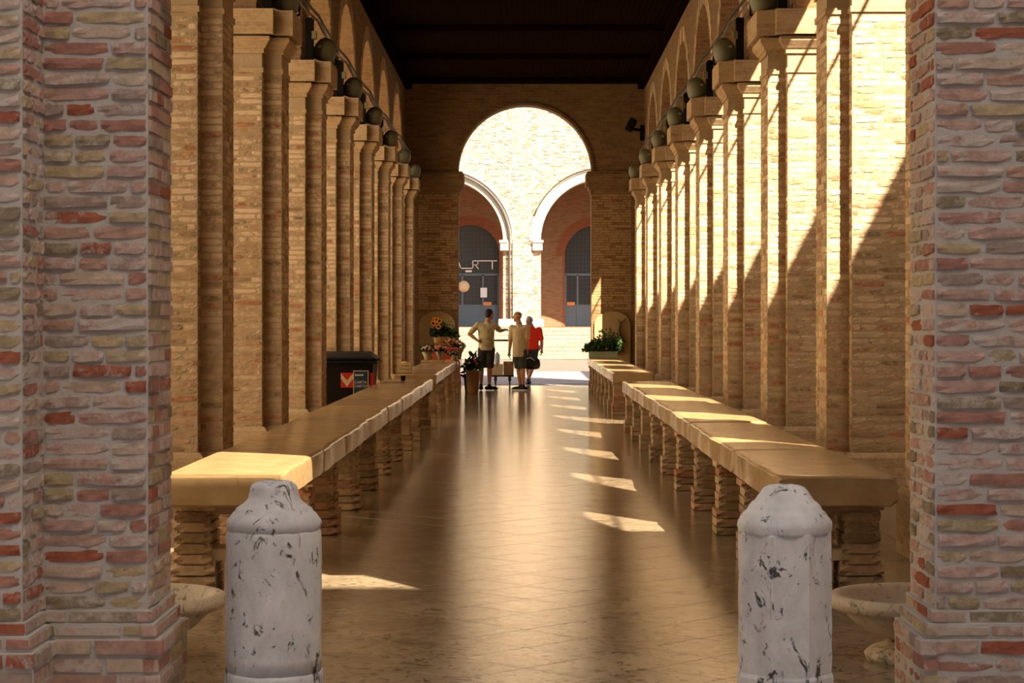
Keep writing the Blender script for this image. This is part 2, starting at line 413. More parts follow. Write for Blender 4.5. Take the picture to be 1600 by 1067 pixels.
tl.sort(key=lambda q: (q[0]+abs(q[1])*1.2 if q[0] > 8.6 else 99+q[0]))
for cy, cx, inside, poly in tl:
    if cnt < 300 and abs(cx) < 2.4:
        cnt += 1; zt = R.uniform(-.0002, .0002)
        if inside:
            if shared is None:
                q = MB(); tile_mesh([(p[0]-cx, p[1]-cy) for p in poly], q); ob = q.build('tile', 'floor', hall, loc=(0,0,0)); shared = ob.data; 
                shared.attributes.remove(shared.attributes['rnd'])
            else: ob = link('tile', shared, hall, loc=(0,0,0))
            ob.location = (cx, cy-8, zt); ob.rotation_euler = (R.uniform(-.0006, .0006), R.uniform(-.0006, .0006), R.choice((0, 1, 2, 3))*math.pi/2)
        else: q = MB(); tile_mesh(poly, q); q.build('tile', 'floor', hall)
    else: tile_mesh(poly, rest, R.random(), R.uniform(-.0002, .0002))
rest.build('floor_tiling', 'floor', hall, kind='stuff')
for sx in (-1, 1):
    y = 8.0
    while y < END+.4:
        L = min(R.uniform(1.3, 1.9), END+.5-y)
        poly = [(sx*(HB+J), y+J), (sx*4.1, y+J), (sx*4.1, y+L-J), (sx*(HB+J), y+L-J)]
        if sx < 0: poly = poly[::-1]
        q = MB(); tile_mesh(poly, q, 0); q.build('border_slab', 'floor', hall); y += L

# ------------------------------------------------------------------ arcades
T = 1.0; XB = 2.74; XP = 2.55; PB = .45; PP = .31; ZCAP = 4.78; SPX = 2.80
CS = [9.2+4.2*i for i in range(10)]          # pier centres: 9.2 ... 47.0
def arcade_wall(name, sx, label):
    mb = MB(); xi, xo = sx*SPX, sx*(XB+T)
    def quad(a, b, c, d):
        vs_ = [a, b, c, d]; mb.add(vs_ if sx > 0 else vs_[::-1], [(0, 1, 2, 3)])
    r = 4.2/2-PB; n = 24; zt = CEIL+.35; edges = []
    for i in range(9):
        c0, c1 = CS[i]+PB, CS[i+1]-PB
        if i == 0: edges.append((8.5, c0))
        m_ = (c0+c1)/2; ar = [(m_-r*math.cos(math.pi*k/n), ZCAP+.08+r*math.sin(math.pi*k/n)) for k in range(n+1)]
        ar = [(c0, ZCAP)]+ar+[(c1, ZCAP)]
        for k in range(len(ar)-1):
            (ya, za), (yb, zb) = ar[k], ar[k+1]
            quad((xi, ya, za), (xo, ya, za), (xo, yb, zb), (xi, yb, zb))
            if yb-ya > 1e-6:
                quad((xi, ya, zt), (xi, ya, za), (xi, yb, zb), (xi, yb, zt))
                quad((xo, ya, za), (xo, ya, zt), (xo, yb, zt), (xo, yb, zb))
        edges.append((c1, (CS[i+1]+PB) if i < 8 else END))
    for a, b in edges:
        quad((xi, a, zt), (xi, a, ZCAP), (xi, b, ZCAP), (xi, b, zt)); quad((xo, a, ZCAP), (xo, a, zt), (xo, b, zt), (xo, b, ZCAP))
        quad((xi, a, ZCAP), (xo, a, ZCAP), (xo, b, ZCAP), (xi, b, ZCAP))
    quad((xi, 8.5, zt), (xi, END, zt), (xo, END, zt), (xo, 8.5, zt))
    return tag(mb.build(name, 'wall_in', kind='structure'), label, 'wall')
wl = arcade_wall('wall_left', -1, 'brick wall of round arches above the shaded arcade piers')
wr = arcade_wall('wall_right', 1, 'brick wall of round arches above the sunlit arcade piers')
def arch_ring(parent, x, nrm, c, r, z0, rr, stuff):
    n = int(math.pi*r/.075)
    for k in range(n):
        a0 = math.pi*(k+.06)/n; a1 = math.pi*(k+.94)/n; q = []
        for rad, e in ((r+.004, 0), (r+.26, 0)):
            for a in (a0, a1): q.append((c-rad*math.cos(a), z0+rad*math.sin(a)))
        h = rr.uniform(.004, .011)
        fr = [(x+nrm*h, q[i][0], q[i][1]) for i in (0, 1, 3, 2)]; bk = [(x-nrm*.02, q[i][0], q[i][1]) for i in (0, 1, 3, 2)]
        fs = [(0,1,2,3),(1,0,4,5),(2,1,5,6),(3,2,6,7),(0,3,7,4)]
        if nrm > 0: fs = [f[::-1] for f in fs]
        stuff.add(fr+bk, fs, rr.random())
for wo, sx in ((wl, -1), (wr, 1)):
    st = MB()
    for i in range(9): arch_ring(wo, sx*SPX, -sx, (CS[i]+CS[i+1])/2, 4.2/2-PB, ZCAP+.08, R, st)
    st.build('arch_brickwork', 'brick_in', wo, kind='stuff')

ORD = ['', 'second', 'third', 'fourth', 'fifth', 'sixth', 'seventh', 'eighth', 'ninth', 'last']
def pier(sx, i):
    c = CS[i]; rr = random.Random(1000+i*7+sx)
    side = 'sunlit' if sx > 0 else 'shaded'
    if i == 0: lab = 'brick pier of the %s arcade, against the entrance wall' % side
    elif i == 9: lab = 'brick pilaster ending the %s arcade against the far arch wall' % side
    else: lab = '%s brick pier of the %s arcade, counted from the entrance wall' % (ORD[i], side)
    t = thing('brick_pier', (sx*(XP+.6), c, 0), lab, 'pillar', 'brick piers of the %s arcade' % side)
    X = lambda v: sx*v
    core = MB(); core.box(X(XB), X(XB+T), c-PB, c+PB, 0, ZCAP); core.box(X(XP), X(XB+.02), c-PP, c+PP, 0, ZCAP-.02); core.build('mortar_core', 'mortar_in', t)
    def layer(m, e, z0, z1, e2=None):
        e2 = e if e2 is None else e2
        for (xa, hb) in ((XB, PB), (XP, PP)):
            xo = XB+T+(e if hb == PB else -T+.02)
            lo = [(X(xa-e), c-hb-e), (X(xo), c-hb-e), (X(xo), c+hb+e), (X(xa-e), c+hb+e)]
            hi = [(X(xa-e2), c-hb-e2), (X(xo-e+e2 if hb == PB else xo), c-hb-e2), (X(xo-e+e2 if hb == PB else xo), c+hb+e2), (X(xa-e2), c+hb+e2)]
            vs_ = [(a, b, z0) for a, b in lo]+[(a, b, z1) for a, b in hi]
            fs = [(0,1,5,4),(1,2,6,5),(2,3,7,6),(3,0,4,7),(4,5,6,7),(3,2,1,0)]
            if sx < 0: fs = [f[::-1] for f in fs]
            m.add(vs_, fs, rr.random())
    cap = MB(); layer(cap, .015, 4.13, 4.18); layer(cap, .02, 4.33, 4.38); layer(cap, .03, 4.38, 4.46, .085); layer(cap, .085, 4.46, 4.50); layer(cap, .13, 4.52, 4.78)
    cap.build('capital', 'wall_cap', t)
    pl = MB(); layer(pl, .055, 0, .40); layer(pl, .055, .40, .44, .02); pl.build('plinth', 'wall_cap', t)
    st = MB(); near = i in (2, 3, 4); bud = [300]
    fo = (X(XB), c-PB)
    U = (0, T) if sx > 0 else (-T, 0)
    if near:
        vis = (0, .5) if sx > 0 else (-.5, 0); hid = (.5, T) if sx > 0 else (-T, -.5)
        pw_ = (0, XB-XP)
        o2 = (X(XP), c-PP); pu = (0, XB-XP) if sx > 0 else (-(XB-XP), 0)
        brick_face(t, fo, (0, -1), *vis, .44, 4.13, rr, BV_I, st, True, bud)
        brick_face(t, o2, (0, -1), *pu, .44, 4.13, rr, BV_I, st, True, bud, half=.15)
        brick_face(t, fo, (0, -1), *hid, .44, 4.13, rr, BV_I, st, False, bud)
    else:
        o2 = (X(XP), c-PP); pu = (0, XB-XP) if sx > 0 else (-(XB-XP), 0)
        brick_face(t, fo, (0, -1), *U, .44, 4.13, rr, BV_I, st, False, bud)
        brick_face(t, o2, (0, -1), *pu, .44, 4.13, rr, BV_I, st, False, bud, half=.15)
    nn = (-1, 0) if sx > 0 else (1, 0); uu = (-2*PP, 0) if sx > 0 else (0, 2*PP)
    brick_face(t, (X(XP), c-PP), nn, *uu, .44, 4.13, rr, BV_I, st, False, bud)
    uu = (-.14, 0) if sx > 0 else (0, .14)
    brick_face(t, (X(XB), c-PB), nn, *uu, .44, 4.13, rr, BV_I, st, False, bud, half=1)
    nn2 = (1, 0) if sx > 0 else (-1, 0); uu = (0, 2*PB) if sx > 0 else (-2*PB, 0)
    brick_face(t, (X(XB+T), c-PB), nn2, *uu, .44, 4.13, rr, BV_I, st, False, bud)
    st.build('brickwork', 'brick_in', t, kind='stuff')
    return t
PIERS = {}
for i in range(10):
    for sx in (-1, 1): PIERS[(sx, i)] = pier(sx, i)

# ceiling and roof
ce = MB(); ce.box(-SPX, SPX, 8.5, END, CEIL, CEIL+.12); ceil = tag(ce.build('ceiling', 'ceiling', kind='structure'), 'dark brown boarded ceiling under fine netting', 'ceiling')
for i in range(1, 10):
    b = MB(); b.box(-SPX, SPX, CS[i]-.13, CS[i]+.13, CEIL-.12, CEIL, ch=.01); b.build('beam', 'beam', ceil)
for sx in (-1, 1):
    b = MB(); b.box(sx*(SPX-.16), sx*SPX, 8.5, END, CEIL-.14, CEIL, ch=.01); b.build('wall_plate', 'beam', ceil)
rf = MB(); zE, zR = CEIL+.35, 11.2
prof = [(-4.3, zE), (4.3, zE), (0, zR)]
vs_ = [(x, 8.0, z) for x, z in prof]+[(x, END+.6, z) for x, z in prof]
rf.add(vs_, [(0,1,2),(5,4,3),(0,3,4,1),(1,4,5,2),(2,5,3,0)]); tag(rf.build('roof', 'tile', kind='structure'), 'tiled gable roof over the market hall', 'roof')

# walls with one arched opening (entrance and far end)
def arch_wall(name, y0, y1, xl, xr, zs, x0, x1, ztop, m, label, zb=0.0):
    cx, r = (xl+xr)/2, (xr-xl)/2; n = 40; mb = MB()
    ar = [(xl, zb), (xl, zs)]+[(cx-r*math.cos(math.pi*k/n), zs+r*math.sin(math.pi*k/n)) for k in range(1, n)]+[(xr, zs), (xr, zb)]
    for y, fl in ((y0, 1), (y1, -1)):
        def q(*p):
            v = [(a, y, b) for a, b in p]; mb.add(v if fl > 0 else v[::-1], [tuple(range(len(v)))])
        q((x0, zb), (xl, zb), (xl, zs), (x0, zs)); q((xr, zb), (x1, zb), (x1, zs), (xr, zs))
        q((x0, zs), (xl, zs), (xl, ztop), (x0, ztop)); q((xr, zs), (x1, zs), (x1, ztop), (xr, ztop))
        for k in range(1, len(ar)-2):
            a, b = ar[k], ar[k+1]; q(a, b, (b[0], ztop), (a[0], ztop))
    for k in range(len(ar)-1):
        a, b = ar[k], ar[k+1]; mb.add([(a[0], y0, a[1]), (a[0], y1, a[1]), (b[0], y1, b[1]), (b[0], y0, b[1])], [(0, 1, 2, 3)])
    mb.add([(x0, y0, zb), (x0, y1, zb), (x0, y1, ztop), (x0, y0, ztop)], [(3, 2, 1, 0)]); mb.add([(x1, y0, zb), (x1, y1, zb), (x1, y1, ztop), (x1, y0, ztop)], [(0, 1, 2, 3)])
    if zb > 0: mb.add([(x0, y0, zb), (x1, y0, zb), (x1, y1, zb), (x0, y1, zb)], [(3, 2, 1, 0)])
    mb.add([(x0, y0, ztop), (x1, y0, ztop), (x1, y1, ztop), (x0, y1, ztop)], [(0, 1, 2, 3)])
    return tag(mb.build(name, m, kind='structure'), label, 'wall')
ew = arch_wall('wall_end', END, END+.55, -1.56, 1.56, 5.03, -4.2, 4.2, 10.4, 'wall_end', 'shadowed brick end wall with a tall round arch onto the piazza')
def voussoirs(parent, cx, zs, r, y, rr, width=.52, name='arch_voussoirs', m='brick_in'):
    st = MB(); n = int(math.pi*r/.078)
    for k in range(n):
        a0 = math.pi*(k+.05)/n; a1 = math.pi*(k+.95)/n; h = rr.uniform(.006, .016)
        q = [(cx-rad*math.cos(a), zs+rad*math.sin(a)) for rad, a in ((r+.002, a0), (r+width, a0), (r+width, a1), (r+.002, a1))]
        fr = [(a, y-h, b) for a, b in q]; bk = [(a, y+.03, b) for a, b in q]
        st.add(fr+bk, [(0,1,2,3),(1,0,4,5),(2,1,5,6),(3,2,6,7),(0,3,7,4)], rr.random())
    return st.build(name, m, parent, kind='stuff')
voussoirs(ew, 0, 5.03, 1.56, END, R, m='wall_end')
def arch_band(parent, cx, zs, r, y0, y1, th, name, m, n=40, full=math.pi):
    mb = MB(); vs_ = []; fs = []
    for k in range(n+1):
        a = math.pi*k/n
        for rad, y in ((r, y0), (r+th, y0), (r+th, y1), (r, y1)): vs_.append((cx-rad*math.cos(a), y, zs+rad*math.sin(a)))
    for k in range(n):
        for j in range(4): fs.append((k*4+j, k*4+(j+1) % 4, k*4+4+(j+1) % 4, k*4+4+j))
    fs += [(3, 2, 1, 0), (n*4, n*4+1, n*4+2, n*4+3)]
    mb.add(vs_, fs, 0, 0); return mb.build(name, m, parent)
arch_band(ew, 0, 5.03, 1.56, END-.05, END+.02, .06, 'arch_moulding', 'wall_end')
for sx in (-1, 1):
    im = MB()
    for e, z0, z1 in ((.03, 4.50, 4.60), (.07, 4.60, 4.68), (.13, 4.68, 4.98), (.10, 4.98, 5.03)): im.box(sx*(1.56-e), sx*2.50, END-e, END+.55+e, z0, z1, ch=.006)
    im.build('impost', 'wall_end', ew)
    # plaster niche panel with round head
    pn = MB(); xc = sx*2.05; hw = .42; z0 = .0; zsn = 1.45; n = 16
    out = [(xc-hw, z0)]+[(xc-hw*math.cos(math.pi*k/n), zsn+.30*math.sin(math.pi*k/n)) for k in range(n+1)]+[(xc+hw, z0)]
    vs_ = [(a, END-.05, b) for a, b in out]+[(a, END+.01, b) for a, b in out]; L = len(out)
    pn.add(vs_, [tuple(range(L))[::-1]]+[(i, (i+1) % L, L+(i+1) % L, L+i) for i in range(L)])
    pn.build('plaster_niche', 'plaster', ew)
# brick faces of the end wall piers as joined relief
st = MB()
for u0, u1, ox in ((0, .93, 1.57), (-.93, 0, -1.57)):
    brick_face(ew, (ox, END), (0, -1), u0, u1, 1.8 if True else 0, 4.5, R, BV_I, st, False, [0])
st.build('brickwork', 'brick_end', ew, kind='stuff')

# ------------------------------------------------------------------ entrance: two brick piers carrying an arch
XL, XR, ZSF = -1.47, 1.60, 5.6
up = arch_wall('wall_front', FACE, FACE+.5, XL-.04, XR+.04, ZSF, -5.2, 5.2, CEIL+.4, 'wall_in', 'entrance wall of weathered brick with a tall round arch', 3.2)
for a_, b_ in ((-5.2, -2.76), (2.61, 5.2)): wg = MB(); wg.box(a_, b_, FACE, FACE+.5, 0, 3.2); wg.build('wall_wing', 'wall_in', up)
for sx, xx in ((-1, XL-.04), (1, XR+.04)):
    im = MB()
    for e, z0, z1 in ((.04, 5.15, 5.25), (.14, 5.25, 5.55), (.1, 5.55, 5.6)): im.box(xx-sx*e, xx+sx*.5, FACE-e, FACE+.5+e, z0, z1)
    im.build('impost', 'wall_in', up)
def front_pier(sx, label):
    x = XL if sx < 0 else XR; rr = random.Random(55+sx)
    t = thing('entrance_pier', (x+sx*.3, FACE, 0), label, 'pillar', 'brick piers of the entrance')
    Z1 = 3.2; zp = .31; core = MB()
    x1 = x+sx*1.0
    core.box(x, x1, FACE-.012, FACE+.5, 0, Z1)
    bud = [300]; st = MB()
    nn = (1, 0) if sx < 0 else (-1, 0)
    if sx < 0:
        xp = -1.88; core.box(xp, -2.75, FACE-.34, FACE, 0, Z1)
        brick_face(t, (x, FACE-.012), (0, -1), xp-x, 0, .42, Z1, rr, BV_F, st, True, bud, joint=.0125, proud=(.003, .015), half=.42)
        brick_face(t, (xp, FACE-.34), (1, 0), 0, .33, .42, Z1, rr, BV_F, st, True, bud, joint=.0125, proud=(.003, .015), half=.45)
        brick_face(t, (xp, FACE-.34), (0, -1), -.27, 0, .42, Z1, rr, BV_F, st, True, bud, joint=.0125, proud=(.003, .015))
        brick_face(t, (x, FACE-.012), (1, 0), 0, .50, .42, Z1, rr, BV_F, st, True, bud, joint=.0125, proud=(.003, .015), half=.5)
        brick_face(t, (xp, FACE-.34), (0, -1), -.87, -.27, .42, Z1, rr, BV_F, st, False, bud, proud=(.006, .018))
    else:
        brick_face(t, (x, FACE-.012), (0, -1), 0, .52, .42, Z1, rr, BV_F, st, True, bud, joint=.0125, proud=(.003, .015), half=.38)
        brick_face(t, (x, FACE-.012), (-1, 0), -.50, 0, .42, Z1, rr, BV_F, st, True, bud, joint=.0125, proud=(.003, .015), half=.5)
        brick_face(t, (x, FACE-.012), (0, -1), .52, 1.0, .42, Z1, rr, BV_F, st, False, bud, proud=(.006, .018))
    # stepped brick plinth
    blocks = [(x, x1, FACE-.012, FACE+.5)]
    if sx < 0: blocks.append((-1.88, -2.75, FACE-.34, FACE))
    for (xa, xb, ya, yb) in blocks:
        core.box(xa-sx*.055, xb, ya-.055, yb+.055, 0, .31); core.box(xa-sx*.035, xb, ya-.035, yb+.035, .31, .37); core.box(xa-sx*.015, xb, ya-.015, yb+.015, .37, .42)
    core.build('mortar_core', 'mortar_front', t)
    for (e, za, zb) in ((.06, 0, .06), (.06, .06, .12), (.06, .12, .18), (.06, .18, .245), (.068, .25, .315), (.042, .318, .368), (.02, .370, .422)):
        for (xa, xb, ya, yb) in blocks:
            full = abs(xb-xa)
            u0, u1 = (-full, e) if sx < 0 else (-e, full)
            brick_face(t, (xa, ya-e+.012), (0, -1), max(u0, -.6), min(u1, .6), za, zb, rr, BV_F, st, True, bud, course=zb-za, proud=(.008, .014), blen=.27)
            uu = (-.012-e, .5+e) if sx < 0 else (-.5-e, .012+e)
            if ya < FACE-.1: uu = (-e, .33)
            brick_face(t, (xa-sx*(e-.012), ya), nn, *uu, za, zb, rr, BV_F, st, True, bud, course=zb-za, proud=(.008, .014))
    if st.f: st.build('brickwork', 'brick_front', t, kind='stuff')
    return t
front_pier(-1, 'weathered pink brick entrance pier with a projecting pilaster beside it')
front_pier(1, 'weathered pink brick entrance pier with a plain flat face and warm lit reveal')

# ------------------------------------------------------------------ buildings that close the streets (they shade and light the hall)
def block(name, x0, x1, y0, y1, h, m, label):
    b = MB(); b.box(x0, x1, y0, y1, 0, h); tag(b.build(name, m, kind='structure'), label, 'building')
block('wall_street_right', 7.0, 16, -20, 53, (7-1.667)*1.95, 'render_dark', 'rendered town house across the street beyond the sunlit arcade')
block('wall_street_left', -18, -8.6, -6, 60, 9, 'render_wall', 'ochre rendered town house across the street beyond the shaded arcade')
block('wall_street_behind', -30, 30, -16, -6, 20.5, 'render_grey', 'tall rendered building facing the entrance of the market hall')
cb = MB(); pts = [(4.6, 8+i*2.1, 7.6) for i in range(20)]; cb.tube(pts, .02, 6); tag(cb.build('street_cable', 'cable'), 'thin black cable strung along the street beside the sunlit arcade', 'cable')

# ------------------------------------------------------------------ stone market counters
ZT = .70; TH = .17; WD = .68
def counter(sx, xh, joints, legs, label, group):
    t = thing('market_counter', (sx*(xh+WD/2), joints[0], 0), label, 'counter', group)
    rr = random.Random(int(joints[0]*10)+sx)
    for k in range(len(joints)-1):
        y0, y1 = joints[k]+.004, joints[k+1]-.004; mb = MB(); dz = rr.uniform(-.010, -.003); dx = rr.uniform(-.008, .008)
        prof = [(.0, -TH+.02), (.0, -.035), (.006, -.012), (.022, -.002), (.05, 0), (WD*.5, .002), (WD-.05, 0), (WD-.015, -.006), (WD, -.03), (WD, -TH+.03), (WD-.03, -TH), (.03, -TH)]
        n = max(3, int((y1-y0)/.16)); ys = [y0, y0+.02]+[y0+(y1-y0)*(i/n) for i in range(1, n)]+[y1-.02, y1]
        vs_ = []; P = len(prof)
        for q, y in enumerate(ys):
            wob = .009*math.sin(y*2.3+sx)+.005*math.sin(y*7+k)+rr.uniform(-.002, .002); wz = rr.uniform(-.002, .002)
            ins = .012 if q in (0, len(ys)-1) else 0
            for j, (u, z) in enumerate(prof):
                uu = u+(wob if u < .1 else 0)*(1 if j not in (0, 11) else .5); zz = z+(wz if j in (2, 3, 4) else 0)
                uu += (ins if u < WD/2 else -ins); zz += (-ins if z > -.1 else ins)
                if k == 0 and q < 2: uu += rr.uniform(-.012, .012); 
                vs_.append((sx*(xh+uu+dx), y+(rr.uniform(-.012, .012) if k == 0 and q == 0 else 0), ZT+zz+dz))
        fs = []
        for q in range(len(ys)-1):
            for j in range(P):
                a, b = q*P+j, q*P+(j+1) % P; fs.append((a, a+P, b+P, b))
        fs += [tuple(range(P)), tuple((len(ys)-1)*P+i for i in range(P-1, -1, -1))]
        if sx < 0: fs = [f[::-1] for f in fs]
        fs = [f[::-1] for f in fs]
        rn_ = rr.random(); mb.add(vs_, fs[:-2], rn_, 0, True); mb.f += [fs[-2], fs[-1]]; mb.r += [rn_]*2; mb.m += [0]*2; mb.sm += [False]*2; mb.build('slab', 'slab', t).data.set_sharp_from_angle(angle=.5)
    for q, y in enumerate(legs):
        near = y < 24
        lg = MB(); cols = ((.03, .25), (WD-.27, WD-.06))
        for a, b in cols: lg.box(sx*(xh+a+.012), sx*(xh+b-.012), y+.012, y+.29, 0, ZT-TH)
        lg.box(sx*(xh+.05), sx*(xh+WD-.08), y+.02, y+.28, ZT-TH-.07, ZT-TH+.004)
        if not near:
            for a, b in cols:
                z = 0
                while z < ZT-TH-.02:
                    e = .022 if z < .17 else (.02 if z > .42 else 0); h = min(.06, ZT-TH-z)
                    lg.box(sx*(xh+a-e), sx*(xh+b+e), y-e, y+.30+e, z+.004, z+h-.004, rr.random(), 1); z += .06
        lo = lg.build('leg', ['mortar_in', 'brick_in'], t)
        if near:
            P = PW(lo)
            for a, b in cols:
                z = 0
                while z < ZT-TH-.02:
                    e = .022 if z < .17 else (.02 if z > .42 else rr.uniform(-.004, .006)); h = min(.06, ZT-TH-z)
                    o = bpy.data.objects.new('brick', rr.choice(BV_L)); COL.objects.link(o); o.parent = lo
                    o.location = Vector((sx*(xh+(a+b)/2), y+.145, z+h/2))-P; o.scale = (b-a+2*e, .29+2*e, h-.006); z += .06
        gt = MB(); xa, xb = xh+.30, xh+.44
        gt.box(sx*xa, sx*xb, y+.03, y+.26, .20, .27, ch=.005); gt.box(sx*xa, sx*(xa+.045), y+.03, y+.26, 0, .20); gt.box(sx*(xb-.045), sx*xb, y+.03, y+.26, 0, .20)
        gt.build('stone_channel', 'gutter', t)
    return t
G1 = 'stone market counters'
counter(1, 1.37, [11.25, 13.6, 17.2, 18.9, 23.5, 28.7], [11.45, 13.05]+[14.75+1.93*i for i in range(7)]+[28.2], 'long stone counter beside the sunlit arcade, reaching to the entrance', G1)
counter(-1, 1.34, [11.20, 13.6, 15.3, 17.6, 20.3, 22.4, 24.7, 29.7], [11.45, 13.05]+[14.75+1.93*i for i in range(7)]+[29.1], 'long stone counter beside the shaded arcade with a sunlit end', G1)
counter(1, 1.42, [33.2, 37.0, 41.0, 46.6], [33.45+1.75*i for i in range(8)], 'stone counter by the far arch carrying a green shrub planter', G1)
counter(-1, 1.40, [32.2, 36.0, 40.0, 45.8], [32.5+1.8*i for i in range(8)], 'stone counter by the far arch carrying flower bouquets', G1)

# ------------------------------------------------------------------ bollards and basins
def bollard(x, y, label, seed, n, knob):
    rr = random.Random(seed); t = thing('bollard', (x, y, 0), label, 'bollard', 'white stone bollards')
    def ring(prof, name, nn, smooth, jit):
        bm = bmesh.new(); q = MB(); q.lathe(prof, nn, (x, y, 0), smooth=smooth, phase=math.pi/nn)
        q.v = [(a+rr.uniform(-jit, jit), b+rr.uniform(-jit, jit), c+rr.uniform(-jit, jit)) for a, b, c in q.v]; q.build(name, 'bollard', t)
    sh = []
    z = .15
    while z < .69: sh.append((.193 if z < .6 else .192, z)); z += .06
    bm = bmesh.new()
    ring([(.190, .15)]+sh+[(.192, .700), (.186, .712)], 'shaft', n, n > 8, .0015)
    ring([(.20, 0), (.20, .135), (.194, .150)], 'base', n, n > 8, .002)
    ring(knob, 'cap', 40, True, .0022)
bollard(-1.004, 8.2, 'white marble bollard with a moulded bell-shaped cap by the pilastered pier', 3, 12,
        [(.178, .708), (.186, .720), (.190, .735), (.186, .752), (.172, .768), (.166, .778), (.158, .784), (.152, .796), (.136, .806), (.128, .812), (.118, .822), (.104, .838), (.097, .856), (.094, .876), (.088, .892), (.072, .902), (.04, .907), (0, .909)])
bollard(1.04, 8.2, 'cracked white marble bollard with a worn conical cap by the plain pier', 5, 8,
        [(.184, .700), (.186, .712), (.189, .728), (.186, .748), (.174, .764), (.170, .772), (.160, .786), (.150, .792), (.144, .806), (.128, .822), (.120, .828), (.108, .846), (.092, .866), (.080, .880), (.062, .888), (.03, .891), (0, .892)])
def basin(x, y, label):
    t = thing('stone_basin', (x, y, 0), label, 'basin', 'stone basins')
    b = MB(); b.lathe([(.13, .10), (.20, .115), (.27, .15), (.325, .20), (.345, .225), (.385, .232), (.412, .245), (.42, .27), (.415, .292), (.395, .302), (.365, .300), (.345, .285), (.32, .24), (.27, .19), (.18, .16), (0, .15)], 40, (x, y, 0)); b.build('bowl', 'basin', t)
    f = MB(); f.lathe([(.24, 0), (.25, .03), (.22, .055), (.16, .075), (.135, .11)], 32, (x, y, 0)); f.build('foot', 'basin', t)
basin(-1.78, 9.35, 'round stone basin on a low foot behind the pilastered entrance pier')
basin(1.80, 9.35, 'round stone basin on a low foot behind the plain entrance pier')
pst = thing('stone_post', (-2.13, 13.6, 0), 'short pale stone post on a rough foot under the sunlit counter end', 'post')
b = MB(); b.lathe([(.022, .09), (.022, .38), (.018, .40), (0, .40)], 14, (-2.13, 13.6, 0)); b.build('shaft', 'white_stone', pst)
b = MB(); b.lathe([(.11, 0), (.115, .03), (.10, .07), (.06, .095), (0, .10)], 14, (-2.20, 13.56, 0)); b.lathe([(.09, 0), (.095, .04), (.07, .08), (0, .095)], 14, (-2.06, 13.58, 0)); b.build('foot', 'slab', pst)

# ------------------------------------------------------------------ floodlights, loudspeaker posts, cables on the capitals
def floodlight(sx, i):
    c = CS[i]; side = 'sunlit' if sx > 0 else 'shaded'
    x, y, z = sx*2.56, c-.05, ZCAP
    lab = 'olive floodlight on the capital of the %s %s arcade pier' % (ORD[i] if i < 9 else 'last', side)
    t = thing('floodlight', (x, y, z), lab, 'floodlight', 'floodlights on the %s arcade' % side)
    rot = Matrix.Rotation(sx*math.radians(-18), 3, 'Y') @ Matrix.Rotation(math.radians(12), 3, 'X')
    h = MB(); h.lathe([(.15, 0), (.155, .03), (.15, .10), (.135, .17), (.105, .23), (.06, .265), (0, .275)], 20, (x, y, z+.075), rot); h.build('housing', 'olive', t)
    gl = MB(); gl.lathe([(.14, -.012), (.14, .002), (0, .004)], 20, (x, y, z+.072), rot); gl.build('lens', 'glass_lamp', t)
    v = MB(); v.box(x-.05, x+.05, y-.158, y-.14, z+.2, z+.23); v.build('badge', 'glass_lamp', t)
    br = MB()
    for s in (-1, 1): br.box(x+s*.165-.008, x+s*.165+.008, y-.02, y+.02, z, z+.2)
    br.box(x-.17, x+.17, y-.03, y+.03, z, z+.015); br.build('bracket', 'black', t)
def post(sx, i):
    c = CS[i]; side = 'sunlit' if sx > 0 else 'shaded'; x = sx*2.69; y = c-.38
    t = thing('speaker_post', (x, y, ZCAP), 'slim black post with junction box on the %s %s arcade pier capital' % (ORD[i], side), 'post', 'black posts on the %s arcade' % side)
    b = MB(); b.box(x-.05, x+.05, y-.04, y+.04, ZCAP, ZCAP+.55, ch=.006); b.build('column', 'black', t)
    b = MB(); b.box(x-.03*1-sx*.06, x+.03-sx*.06, y-.06, y+.02, ZCAP+.28, ZCAP+.38, ch=.004); b.build('junction_box', 'olive', t)
for sx in (-1, 1):
    for i in range(2, 10):
        floodlight(sx, i)
        if i < 8: post(sx, i)
    side = 'sunlit' if sx > 0 else 'shaded'
    t = thing('cable_run', (sx*2.62, CS[1], ZCAP+.55), 'dark twin cables strung along the capitals of the %s arcade' % side, 'cable')
    for q, (dx, dz, r_, m) in enumerate(((0, .02, .018, 'cable'), (.04, -.03, .013, 'cable'), (-.03, -.06, .010, 'cable_lt'))):
        pts = []
        for i in range(1, 9):
            for k in range(6):
                u = k/6; pts.append((sx*(2.575+dx*.6), CS[i]-.38+4.2*u, ZCAP+.55+dz-(.10+.05*q)*4*u*(1-u)*.5+R.uniform(-.008, .008)))
        b = MB(); b.tube(pts, r_, 6); b.build('cable', m, t)
sp = thing('wall_spotlight', (2.52, END-.35, 6.0), 'small black spotlight on an arm high on the far arch wall', 'spotlight')
b = MB(); b.tube([(2.78, 47.9, 5.95), (2.72, 47.5, 5.95), (2.5, 47.4, 5.97)], .035, 8); b.box(2.7, 2.8, 47.8, 48.0, 5.75, 6.1); b.build('arm', 'black', sp)
b = MB(); b.lathe([(.06, -.14), (.09, -.12), (.10, .12), (.07, .17), (0, .18)], 16, (2.45, 47.4, 6.05), Matrix.Rotation(.5, 3, 'Y')); b.build('head', 'black', sp)
